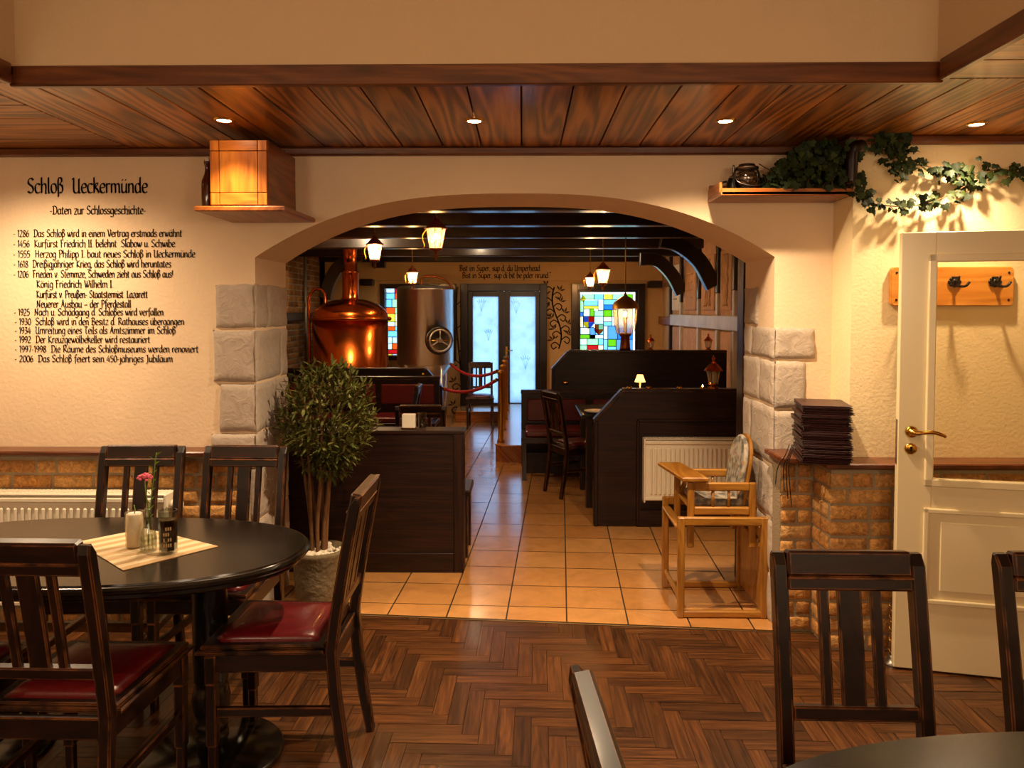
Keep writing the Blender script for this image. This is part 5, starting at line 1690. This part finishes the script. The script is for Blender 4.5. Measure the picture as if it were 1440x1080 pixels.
# wall pipes and timbers on the left side of the back room
m = MB(); q = PX(453, 420, XL2 + .02); m.tube([(XL2 + .03, 11.35, .05), (XL2 + .03, 11.35, 2.6)], .035, 10); struct(m.build('trim_9', M['iron']), 'dark vertical pipe in the corner')
q = PX(427, 460, XL2 + .04); m = MB(); m.tube([(q.x + .03, q.y, .05), (q.x + .03, q.y, 2.6)], .022, 8); struct(m.build('trim_10', M['pipe']), 'grey vertical pipe on the brick wall')
q0, q1 = PX(404, 447, XL2), PX(440, 447, XL2)
m = MB(); m.box((XL2 + .01, (q0.y + q1.y) / 2, P(420, 446, 9.5).z), (.05, 2.2, .11), bev=.01); struct(m.build('trim_11', M['beam']), 'horizontal timber in the brick wall')
def brace(nm_, lab, pts, y, w=.16, th=.12):
    cv = curve(pts, 6)
    a, b = [], []
    for i, p in enumerate(cv):
        d = (Vector(cv[min(i + 1, len(cv) - 1)]) - Vector(cv[max(0, i - 1)])).normalized()
        e = Vector((-d.y, d.x)) * w / 2
        a.append((p[0] + e.x, p[1] + e.y)); b.append((p[0] - e.x, p[1] - e.y))
    m = MB(); m.prism(a + b[::-1], (0, th, 0), (0, y, 0), bev=.01)
    struct(m.build(nm_, M['beam']), lab)
def px2(px, py, Y): p = P(px, py, Y); return (p.x, p.z)
brace('trim_12', 'curved dark brace at the far right of the beamed ceiling', [px2(900, 364, 9.74), px2(925, 366, 9.74), px2(946, 386, 9.74), px2(960, 412, 9.74)], 9.74)
brace('trim_13', 'nearer curved dark brace at the right of the beamed ceiling', [px2(930, 337, 8.1), px2(955, 343, 8.1), px2(984, 366, 8.1), px2(1005, 403, 8.1)], 8.1)
brace('trim_14', 'curved dark brace beside the kettle chimney', [px2(456, 420, 10.3), px2(464, 392, 10.3), px2(480, 370, 10.3), px2(505, 358, 10.3)], 10.3)
for i, (px_, py_) in enumerate(((921, 400), (533, 372), (516, 397))):
    c = P(px_, py_, YEND - .15)
    m = MB(); m.box((c.x, YEND - .12, c.z), (.19, .2, .10), bev=.01); struct(m.build('beam_end', M['beam']), 'dark beam end on the back wall')
# timber framing on the right wall
tm = []
for i, px_ in enumerate((945, 960, 985, 1012, 1036)):
    q = PX(px_, 440, XR2)
    zsp = P(px_, (500, 425, 420, 412, 408)[i], q.y).z
    if i == 0: zsp = .02
    m = MB(); m.box((XR2 - .01, q.y, (zsp + 2.6) / 2), (.06, .075, 2.6 - zsp), bev=.008)
    struct(m.build('timber_post', M['beam']), 'dark upper timber post on the right wall of the back room'); tm.append(q.y)
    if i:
        m = MB(); m.box((XR2 - .012, q.y, zsp / 2), (.055, .062, zsp - .002), bev=.008)  # lower part of a dark post, window reflection put into its colour
        struct(m.build('timber_post', M['pale_timber']), 'lower timber post with its pale sheen coloured in, on the right wall of the back room')
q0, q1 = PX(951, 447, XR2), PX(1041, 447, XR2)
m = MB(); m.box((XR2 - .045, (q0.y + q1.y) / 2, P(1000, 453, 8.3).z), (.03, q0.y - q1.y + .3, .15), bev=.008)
struct(m.build('timber_rail', M['pale_timber']), 'pale grey rail across the right wall of the back room')
zr = P(1000, 453, 8.3).z
m = MB(); m.box((XR2 - .02, (YEND + q0.y) / 2, zr - .02), (.06, YEND - q0.y, .12), bev=.008)
struct(m.build('timber_rail', M['shelf_wood']), 'brown rail at the far end of the right wall')
m = MB(); m.box((XR2 - .012, 10.95, 2.0), (.05, 1.0, .10), bev=.008); struct(m.build('timber_rail', M['shelf_wood']), 'brown upper rail at the far end of the right wall')
for i in range(len(tm) - 1):
    y0, y1 = tm[i + 1] + .06, tm[i] - .06
    if y1 - y0 < .2: continue
    m = MB()
    m.box((XR2 + .005, (y0 + y1) / 2, (zr + .08 + 2.5) / 2), (.02, y1 - y0, 2.5 - zr - .08))
    m.box((XR2 + .005, (y0 + y1) / 2, zr / 2 - .05), (.02, y1 - y0, zr - .1))
    struct(m.build('wall_infill', M['panel_art']), 'brownish infill panel between timbers')
    t = thing('relief_plaque', ['parchment plaque on the far end of the timbered wall', 'plaque with small raised lines between the timbers', 'carved relief of a standing figure between the timbers', 'worn carved relief nearest the arch on the timbered wall'][i], 'plaque', (XR2 - .012, (y0 + y1) / 2, zr + .13))
    hh = .62
    m = MB(); m.box((0, 0, hh / 2), (.03, (y1 - y0) * .78, hh), bev=.006); m.build('slab', M['panel_art'] if i else M['white'], t)
    m = MB(); rr = random.Random(i + 40)
    if i in (0, 1):
        for r_ in range(4):
            m.box((-.018, 0, hh * .25 + r_ * hh * .16), (.008, (y1 - y0) * rr.uniform(.3, .5), .022), bev=.003)
    else:
        wv = (y1 - y0)
        for k in range(9):
            pts = [(-.016, rr.uniform(-.2, .2) * wv, hh * f) for f in (.08, .3, .5, .72, .92)]
            m.tube(curve(pts, 5), rr.uniform(.008, .016), 6)
        m.sphere((-.018, 0, hh * .84), .045, 8, (.5, 1, 1.1))
    m.build('relief', M['panel_art'], t)
pst = P(1040, 500, 4.46)
m = MB(); m.box((pst.x + .055, 4.44, 1.3), (.12, .13, 2.6), bev=.008); struct(m.build('trim_15', M['dark2']), 'dark timber post just behind the right arch foot')

# ------------------------------------------------------------------ platform, step, brass railing, ropes
PH = .185
pa_ = P(696, 640, 7.95)
t = struct(MB().prism([(-.29 + .0, 8.02), (-.22, 7.92), (.5, 7.92), (.5, YEND - .0), (-.29, YEND - .0)], (0, 0, PH - .012), (0, 0, 0), ((1, 0, 0), (0, 1, 0))).build('floor_platform', M['platform']), 'raised wooden platform in front of the back door')
m = MB(); m.prism([(-.30, 8.01), (-.225, 7.905), (.5, 7.905), (.5, YEND), (-.30, YEND)], (0, 0, .014), (0, 0, PH - .013), ((1, 0, 0), (0, 1, 0)), bev=.004); struct(m.build('floor_platform_top', M['tile']), 'tiled top of the platform')
m = MB(); m.box((-.64, 11.16, .072), (.66, .66, .14), bev=.004); struct(m.build('floor_step', M['platform']), 'wooden step at the back door')
m = MB(); m.box((-.64, 11.15, .149), (.67, .69, .012), bev=.004); struct(m.build('floor_step_top', M['tile']), 'tiled top of the step')
rl = thing('brass_railing', 'brass post railing along the edge of the raised platform', 'railing', (-.235, 8.1, PH + .001))
ry_ = [0, .85, 1.75, 2.6]
rh = P(701, 520, 8.1).z - PH
for k, y in enumerate(ry_):
    m = MB(); m.lathe([(.042, 0), (.042, .02), (.03, .03), (.03, rh - .05), (.036, rh - .045), (.036, rh - .02), (.028, rh - .01), (.0, rh)], (0, y, 0), 20); m.build('post', M['old_brass'], rl)
m = MB()
for z in (.25, .55): m.tube([(0, .03, z), (0, ry_[-1] - .03, z)], .010, 8)
m.build('cross_rail', M['old_brass'], rl)
def rope(label, a, b, sag):
    t = thing('barrier_rope', label, 'rope', a)
    m = MB()
    pts = [(b - a) * f + Vector((0, 0, -sag * 4 * f * (1 - f))) for f in [i / 14 for i in range(15)]]
    m.tube(pts, .018, 8); m.build('velvet_cord', M['rope'], t)
    for p, q in ((pts[0], pts[1]), (pts[-1], pts[-2])):
        m = MB(); m.tube([p, p + (q - p) * .6], .021, 8); m.build('end_cap', M['old_brass'], t)
p1 = Vector((-.275, 8.1, P(697, 522, 8.1).z)); 
rope('upper red velvet rope from the steel tank to the brass post', P(634, 512, 10.35), p1 + Vector((0, 0, -.0)), .10)
rope('lower red velvet rope from the kettle partition to the brass post', Vector((lc.x + .012, YL - .02, P(622, 546, YL).z)), p1 + Vector((0, -.0, -.09)), .08)

# ------------------------------------------------------------------ hanging lanterns
def lantern(label, px, pyc, Y, s, chain_to, e=38):
    c = P(px, pyc, Y)
    t = thing('hanging_lantern', label, 'lantern', (c.x, Y, c.z), group='hanging copper lanterns')
    m = MB(); m.lathe([(.088, .075), (.09, .082), (.075, .092), (.05, .122), (.03, .137), (.026, .15), (.012, .157), (.014, .17), (0, .178)], (0, 0, 0), 8, smooth=False, cap=False)
    m.lathe([(.0, .072), (.088, .075)], (0, 0, 0), 8, smooth=False, cap=False)
    o = m.build('hood', M['copper_dark'], t); o.scale = (s, s, s)
    m = MB(); m.lathe([(.074, .074), (.045, -.075)], (0, 0, 0), 8, smooth=False, cap=False); o = m.build('glass_panes', M['lantern_glass'], t); o.scale = (s, s, s)
    m = MB()
    for k in range(8):
        a = k * PI / 4
        m.tube([(.075 * math.cos(a), .075 * math.sin(a), .074), (.046 * math.cos(a), .046 * math.sin(a), -.075)], .0025, 5)
    m.lathe([(.05, -.072), (.05, -.084), (.03, -.095), (.014, -.10), (.012, -.125), (.018, -.135), (.006, -.15), (.008, -.158), (0, -.165)], (0, 0, 0), 12)
    o = m.build('frame', M['copper_dark'], t); o.scale = (s, s, s)
    m = MB(); m.sphere((0, 0, .015), .017, 10, (1, 1, 1.4)); o = m.build('bulb', M['bulb'], t); o.scale = (s, s, s)
    m = MB(); m.lathe([(.012, -.075), (.012, -.01), (.014, -.005)], (0, 0, 0), 10); o = m.build('candle_tube', M['wax'], t); o.scale = (s, s, s)
    if chain_to:
        m = MB()
        z0, z1 = .175 * s, chain_to - c.z
        n = max(2, int((z1 - z0) / .03))
        for k in range(n):
            z = z0 + (z1 - z0) * (k + .5) / n; hh = (z1 - z0) / n * .62
            ax = (1, 0) if k % 2 else (0, 1)
            m.tube([(ax[0] * .007 * math.cos(q), ax[1] * .007 * math.cos(q), z + hh * math.sin(q)) for q in [i * PI / 4 for i in range(9)]], .0022, 4, cap=False)
        m.build('chain', M['old_brass'], t)
    m = MB(); m.tube(curve([(-.07 * s, 0, .08 * s), (-.105 * s, 0, .02 * s), (-.09 * s, 0, -.05 * s), (-.1 * s, 0, -.07 * s)], 5), .005 * s, 6); m.build('side_scroll', M['old_brass'], t)
    lamp('lantern_light', 'POINT', (c.x, Y, c.z + .015 * s), e, WARM2, .02)
    return t
lantern('large hanging lantern nearest the arch, left of the back door', 613, 336, 6.05, 1.05, 2.632, 34)
lantern('hanging copper lantern right of the copper kettle chimney', 527, 355, 7.1, .95, 2.632)
lantern('small hanging lantern in front of the steel tank', 580, 391, 9.6, .92, 2.632)
lantern('small hanging lantern left of the pair before the stained glass', 830, 397, 10.0, .80, 2.632, 26)
lantern('hanging lantern right of the pair before the stained glass', 848, 389, 8.3, .98, 2.632)
# big lantern with pedestal on the rear partition
BLY = YQ + .03
c0_ = P(879, 493, BLY); zt_ = qb.z + .014
sc_ = BLY / FPX
t = thing('pedestal_lantern', 'large clear glass lantern with copper dome on the rear partition, under a chain', 'lantern', (c0_.x, BLY, zt_))
H = lambda y: P(879, y, BLY).z - zt_
m = MB(); m.lathe([(.055, 0), (.052, H(488)), (.045, H(474)), (.062, H(471)), (.065, H(468))], (0, 0, 0), 20); m.build('pedestal', M['copper_dark'], t)
m = MB(); m.lathe([(.085, H(469)), (.115, H(452)), (.122, H(433))], (0, 0, 0), 8, smooth=False, cap=False); m.build('glass_body', M['lantern_glass'], t)
m = MB(); m.lathe([(.138, H(434)), (.134, H(431)), (.115, H(425)), (.06, H(419)), (.02, H(416)), (.012, H(412)), (0, H(410))], (0, 0, 0), 24, cap=False); m.lathe([(0, H(433)), (.138, H(434))], (0, 0, 0), 24, cap=False); m.build('dome', M['old_brass'], t)
m = MB()
for k in range(8):
    a = k * PI / 4; m.tube([(.086 * math.cos(a), .086 * math.sin(a), H(469)), (.116 * math.cos(a), .116 * math.sin(a), H(452)), (.123 * math.cos(a), .123 * math.sin(a), H(433))], .003, 5)
m.build('frame', M['copper_dark'], t)
m = MB(); m.sphere((0, 0, H(442)), .02, 10, (1, 1, 1.4)); m.build('bulb', M['bulb'], t)
m = MB(); m.tube([(0, 0, H(469)), (0, 0, H(446))], .012, 8); m.build('candle_tube', M['wax'], t)
m = MB(); m.tube([(0, 0, H(411)), (0, 0, 2.5 - zt_)], .006, 6); m.build('chain', M['old_brass'], t)
lamp('lantern_light', 'POINT', (c0_.x, BLY, zt_ + H(442)), 26, WARM2, .02)
def mini(label, px, py0, py1, Y, z, wall_=False):
    c = P(px, py1, Y); h = P(px, py0, Y).z - z
    t = thing('table_lantern', label, 'lantern', (c.x, Y, z))
    s = h / .2
    m = MB(); m.lathe([(.034, 0), (.034, .008), (.014, .014), (.018, .02), (.030, .024), (.030, .03)], (0, 0, 0), 8, smooth=False); o = m.build('base', M['copper_dark'], t); o.scale = (s,) * 3
    m = MB(); m.lathe([(.028, .03), (.042, .105)], (0, 0, 0), 6, smooth=False, cap=False); o = m.build('glass_panes', M['lantern_glass'], t); o.scale = (s,) * 3
    m = MB()
    for k in range(6):
        a = k * PI / 3; m.tube([(.028 * math.cos(a), .028 * math.sin(a), .03), (.043 * math.cos(a), .043 * math.sin(a), .105)], .002, 4)
    o = m.build('frame', M['iron'], t); o.scale = (s,) * 3
    m = MB(); m.lathe([(.0, .103), (.056, .105), (.05, .115), (.028, .14), (.016, .15), (.016, .158), (.006, .163), (.012, .178), (.004, .19), (0, .2)], (0, 0, 0), 12, smooth=False); o = m.build('hood', M['copper'], t); o.scale = (s,) * 3
    return t
mini('small copper-roofed lantern on the rear partition, right of the big glass lantern', 915, 469, 492, YQ + .03, qb.z + .014)
mini('small copper-roofed lantern on the rear partition at its right end', 996, 468, 492, YQ + .03, qb.z + .014)
oz = P(1003, 546, YP + .03)
mini('small copper-roofed lantern standing on the front partition near the stone pillar', 1003, 499, 547, YP + .03, pb.z + .014)

# ------------------------------------------------------------------ brush lettering (strokes of a broad pen)
GL = {}
def G(ch, adv, *st): GL[ch] = (adv, st)
# coordinates: x-height 1, ascender 1.65, descender -.55
c_bow = [(.62, .85), (.4, 1.0), (.15, .85), (.08, .5), (.15, .12), (.38, 0), (.62, .12)]
G('a', .78, [(.60, .80), (.4, 1), (.15, .82), (.08, .45), (.15, .1), (.32, 0), (.55, .22)], [(.62, 1), (.60, .3), (.64, .05), (.76, .08)])
G('b', .74, [(.12, 1.65), (.12, .1), (.36, 0), (.6, .2), (.64, .55), (.5, .92), (.32, .98), (.14, .7)])
G('c', .66, c_bow)
G('d', .78, [(.60, .80), (.4, 1), (.15, .84), (.08, .45), (.16, .1), (.34, 0), (.56, .22)], [(.62, 1.65), (.61, .3), (.64, .05), (.74, .06)])
G('e', .68, [(.12, .52), (.58, .62), (.54, .9), (.36, 1), (.15, .82), (.08, .45), (.18, .1), (.4, 0), (.62, .14)])
G('f', .5, [(.56, 1.55), (.40, 1.65), (.24, 1.45), (.22, .9), (.22, -.35)], [(.02, .95), (.48, .97)])
G('g', .76, [(.60, .82), (.4, 1), (.15, .84), (.08, .5), (.16, .14), (.34, .06), (.56, .24)], [(.62, 1), (.62, .1), (.55, -.4), (.3, -.52), (.06, -.4)])
G('h', .76, [(.12, 1.65), (.12, 0)], [(.13, .72), (.36, .98), (.56, .88), (.6, .5), (.56, 0), (.68, -.05)])
G('i', .34, [(.14, .98), (.14, .12), (.2, 0), (.32, .06)], [(.1, 1.3), (.22, 1.42)])
G('j', .36, [(.18, .98), (.18, -.3), (.06, -.5), (-.1, -.45)], [(.18, 1.3), (.24, 1.36)])
G('k', .7, [(.12, 1.65), (.12, 0)], [(.13, .45), (.4, .75), (.52, .98), (.34, 1.02), (.2, .62), (.44, .4), (.66, 0)])
G('l', .34, [(.13, 1.65), (.13, .12), (.2, 0), (.32, .06)])
G('m', 1.14, [(.12, 1), (.12, 0)], [(.13, .75), (.34, .98), (.52, .86), (.55, .4), (.55, 0)], [(.56, .75), (.76, .98), (.94, .86), (.97, .4), (.97, .06), (1.08, .04)])
G('n', .76, [(.12, 1), (.12, 0)], [(.13, .72), (.36, .98), (.56, .86), (.59, .45), (.59, .06), (.7, .04)])
G('o', .72, [(.36, 1), (.14, .84), (.08, .5), (.15, .13), (.36, 0), (.58, .14), (.64, .5), (.57, .86), (.36, 1)])
G('p', .74, [(.12, 1), (.12, -.55)], [(.13, .78), (.36, 1), (.58, .85), (.64, .5), (.56, .12), (.34, 0), (.14, .14)])
G('q', .76, [(.6, .82), (.4, 1), (.15, .84), (.08, .5), (.16, .1), (.34, 0), (.56, .2)], [(.62, 1), (.62, -.55)])
G('r', .54, [(.12, 1), (.12, 0)], [(.13, .72), (.3, .98), (.5, .9)])
G('s', .62, [(.56, .86), (.36, 1), (.14, .86), (.16, .64), (.46, .42), (.52, .18), (.34, 0), (.08, .12)])
G('t', .5, [(.2, 1.35), (.18, .2), (.28, 0), (.46, .1)], [(.02, .97), (.44, 1.0)])
G('u', .76, [(.12, 1), (.12, .25), (.24, .02), (.42, .06), (.58, .3)], [(.62, 1), (.6, .1), (.72, .02)])
G('v', .68, [(.06, 1), (.14, .8), (.3, .02), (.52, .5), (.6, .95), (.5, 1)])
G('w', 1.0, [(.06, 1), (.14, .7), (.28, .02), (.5, .6), (.5, .9)], [(.5, .6), (.64, .02), (.86, .5), (.94, .95), (.84, 1)])
G('x', .66, [(.08, .98), (.58, 0)], [(.56, .98), (.06, 0)])
G('y', .7, [(.08, 1), (.12, .3), (.3, .05), (.54, .3)], [(.6, 1), (.56, .1), (.4, -.4), (.1, -.5)])
G('z', .64, [(.08, .97), (.56, .97), (.08, .03), (.58, .03)])
G('ß', .74, [(.14, -.4), (.14, 1.3), (.3, 1.62), (.52, 1.5), (.5, 1.15), (.3, .95), (.56, .75), (.62, .35), (.48, .02), (.28, .08)])
G('ä', *[GL['a'][0]], *GL['a'][1], [(.18, 1.3), (.3, 1.42)], [(.46, 1.3), (.58, 1.42)])
G('ö', *[GL['o'][0]], *GL['o'][1], [(.14, 1.3), (.26, 1.42)], [(.46, 1.3), (.58, 1.42)])
G('ü', *[GL['u'][0]], *GL['u'][1], [(.14, 1.3), (.26, 1.42)], [(.48, 1.3), (.6, 1.42)])
G('A', .95, [(.04, .1), (.2, .3), (.5, 1.55)], [(.4, 1.5), (.5, 1.55), (.72, .2), (.9, .02)], [(.22, .58), (.68, .62)])
G('B', .88, [(.2, 1.5), (.2, 0)], [(.04, 1.35), (.3, 1.58), (.66, 1.4), (.62, .98), (.24, .82), (.7, .66), (.76, .25), (.5, 0), (.06, .04)])
G('D', .98, [(.24, 1.5), (.24, .04)], [(.04, 1.42), (.4, 1.55), (.78, 1.3), (.88, .75), (.72, .2), (.4, 0), (.04, .06)])
G('E', .82, [(.7, 1.35), (.45, 1.55), (.18, 1.3), (.12, .7), (.22, .15), (.48, 0), (.76, .15)], [(.14, .8), (.6, .84)])
G('F', .78, [(.22, 1.5), (.22, -.1)], [(.02, 1.4), (.3, 1.55), (.72, 1.5)], [(.22, .8), (.56, .84)])
G('H', .98, [(.2, 1.5), (.2, 0)], [(.06, 1.42), (.2, 1.5)], [(.76, 1.5), (.76, 0)], [(.2, .78), (.76, .82)])
G('I', .44, [(.2, 1.5), (.2, 0)], [(.04, 1.5), (.36, 1.5)], [(.04, 0), (.36, 0)])
G('J', .6, [(.1, 1.45), (.5, 1.52)], [(.38, 1.5), (.38, .1), (.26, -.25), (.02, -.2)])
G('K', .9, [(.2, 1.5), (.2, 0)], [(.04, 1.4), (.2, 1.5)], [(.74, 1.5), (.22, .75), (.82, 0)])
G('L', .74, [(.22, 1.5), (.2, .1), (.06, .02)], [(.2, .06), (.7, .03)])
G('M', 1.2, [(.06, .02), (.2, .2), (.26, 1.45)], [(.26, 1.4), (.55, .2)], [(.55, .2), (.86, 1.5)], [(.86, 1.5), (.92, .1), (1.1, .03)])
G('N', 1.0, [(.06, 0), (.2, .2), (.22, 1.45)], [(.22, 1.45), (.74, .05)], [(.74, .05), (.76, 1.4), (.9, 1.5)])
G('P', .82, [(.2, 1.5), (.2, -.1)], [(.02, 1.38), (.34, 1.58), (.7, 1.35), (.66, .88), (.22, .68)])
G('R', .92, [(.2, 1.5), (.2, 0)], [(.02, 1.38), (.34, 1.58), (.68, 1.38), (.62, .95), (.24, .78), (.54, .5), (.84, 0)])
G('S', .84, [(.74, 1.36), (.46, 1.58), (.18, 1.34), (.2, 1.0), (.6, .66), (.68, .26), (.42, 0), (.08, .18)])
G('T', .84, [(.04, 1.42), (.3, 1.56), (.8, 1.5)], [(.44, 1.5), (.4, .2), (.58, 0), (.76, .12)])
G('U', .98, [(.02, 1.4), (.2, 1.5), (.18, .3), (.36, 0), (.6, .06), (.74, .3)], [(.78, 1.5), (.76, .1), (.94, .03)])
G('V', .88, [(.04, 1.46), (.18, 1.4), (.42, .02), (.74, .9), (.76, 1.4), (.6, 1.5)])
G('W', 1.24, [(.04, 1.46), (.16, 1.4), (.36, .02), (.62, .9), (.62, 1.4)], [(.62, .9), (.8, .02), (1.08, .9), (1.1, 1.4), (.96, 1.5)])
G('Z', .8, [(.1, 1.5), (.7, 1.5), (.1, .03), (.74, .03)])
G('0', .72, [(.36, 1.4), (.13, 1.15), (.08, .7), (.15, .2), (.36, 0), (.58, .2), (.64, .7), (.57, 1.2), (.36, 1.4)])
G('1', .46, [(.08, 1.15), (.26, 1.4), (.26, 0)])
G('2', .72, [(.1, 1.15), (.3, 1.42), (.56, 1.2), (.5, .8), (.08, .04), (.62, .04)])
G('3', .68, [(.1, 1.25), (.34, 1.42), (.54, 1.15), (.28, .8), (.58, .5), (.46, .08), (.08, .06)])
G('4', .74, [(.46, 1.4), (.06, .45), (.66, .45)], [(.48, .9), (.48, 0)])
G('5', .68, [(.56, 1.38), (.18, 1.36), (.14, .82), (.46, .8), (.58, .4), (.38, .02), (.08, .06)])
G('6', .7, [(.54, 1.4), (.2, 1.0), (.08, .45), (.26, .02), (.52, .12), (.6, .5), (.4, .8), (.14, .55)])
G('7', .66, [(.08, 1.36), (.58, 1.36), (.26, 0)])
G('8', .7, [(.36, .76), (.12, 1.05), (.3, 1.4), (.54, 1.2), (.5, .95), (.14, .5), (.14, .15), (.38, 0), (.6, .25), (.5, .6), (.36, .76)])
G('9', .7, [(.58, .9), (.32, .62), (.1, .9), (.2, 1.32), (.44, 1.38), (.6, 1.0), (.54, .4), (.2, 0)])
G('-', .5, [(.08, .5), (.4, .54)])
G('–', .8, [(.08, .5), (.7, .54)])
G('.', .3, [(.1, .02), (.16, .1)])
G(',', .3, [(.14, .1), (.08, -.2)])
G('!', .34, [(.18, 1.5), (.14, .45)], [(.12, .02), (.18, .1)])
G('"', .44, [(.1, 1.3), (.1, 1.6)], [(.28, 1.3), (.28, 1.6)])
G(' ', .46)
def text_width(s): return sum(GL.get(c, GL['n'])[0] for c in s)
def letter_line(parent, text, x0, x1, zb, xh, o_y, hmax=None, wgt=1.0):
    """one painted line from x0 to x1 (world), baseline zb, x-height xh"""
    m = MB()
    sx = (x1 - x0) / text_width(text)
    x = x0
    nib = Vector((math.cos(R(38)), math.sin(R(38)))) * xh * .112 * wgt
    tmin = xh * .055 * wgt
    for ch in text:
        adv, st = GL.get(ch, GL['n'])
        for s_ in st:
            pts = [Vector((x + p[0] * sx, zb + p[1] * xh)) for p in s_]
            if len(pts) > 2: pts = curve(pts, 5)
            for p, q in zip(pts, pts[1:]):
                d = q - p
                if d.length < 1e-7: continue
                e = Vector((-d.y, d.x)).normalized() * tmin
                for n in (nib, e):
                    c = [p + n, p - n, q - n, q + n]
                    m.poly([(v.x, o_y, v.y) for v in c])
        x += adv * sx
    return m.build('text_line', M['ink'], parent)
ins = sthing('wall_inscription', 'black hand-painted history lettering on the wall left of the arch', 'lettering')
YT = YW - .0025
LINES = [("Schloß  Ueckermünde", 38, 208, 271.5, 13.3), ("-Daten zur Schlossgeschichte-", 70, 205.5, 301.2, 7.4),
    ("- 1286  Das Schloß wird in einem Vertrag erstmads erwähnt", 18.3, 256, 333, 6.6),
    ("- 1456  Kurfürst Friedrich II. belehnt  Slabow u. Schwibe.", 18.3, 248, 347.4, 6.6),
    ("- 1555  Herzog Philipp I. baut neues Schloß in Ueckermünde", 18.3, 274.5, 362, 6.6),
    ("- 1618  Dreißigjähriger Krieg, das Schloß wird heruntates", 18.8, 240.5, 376, 6.6),
    ("- 1206  Frieden v. Stemmze, Schweden zieht aus Schloß aus!", 18.8, 243.5, 390.2, 6.6),
    ("König Friedrich Wilhelm I.", 51, 159.5, 404.2, 6.6),
    ("Kurfürst v. Preußen- Staatstermist. Lazarett", 51, 207.5, 418.6, 6.6),
    ("Neuerer Ausbau – der Pferdestall", 51, 184.5, 432.2, 6.6),
    ("- 1925  Nach u. Schädgang d. Schloßes wird verfallen", 19.5, 230, 443.3, 6.4),
    ("- 1930  Schloß wird in den Besitz d. Rathauses übergangen", 20.5, 259, 456.6, 6.4),
    ("- 1934  Umreitung eines Teils als Amtszimmer im Schloß", 20.5, 247, 469, 6.4),
    ("- 1992  Der Kreuzgewölbekeller wird restauriert", 20.5, 211, 481.8, 6.4),
    ("- 1997-1998  Die Räume des Schloßmuseums werden renoviert", 20.5, 279, 495.2, 6.4),
    ("- 2006  Das Schloß feiert sein 450-jähriges Jubiläum", 20.5, 243, 508.8, 6.4)]
for s_, xa, xb, yb, xh in LINES:
    a, b = P(xa, yb, YT), P(xb, yb, YT)
    h = P(xa, yb - xh, YT).z - a.z
    letter_line(ins, s_, a.x, b.x, a.z, h, YT, wgt=1.0 if xh > 10 else 1.1)
ins2 = sthing('wall_inscription', 'two lines of black lettering above the back door', 'lettering')
for s_, xa, xb, yb, xh in (('Bist im Super, sup d, du Umperhead.', 646, 761, 381, 5.2), ('Bist in Super, sup di bit be pder Grund."', 650, 775, 391, 5.2)):
    a, b = P(xa, yb, YEND - .063), P(xb, yb, YEND - .063)
    letter_line(ins2, s_, a.x, b.x, a.z, P(xa, yb - xh, YEND - .063).z - a.z, YEND - .0625, wgt=1.2)
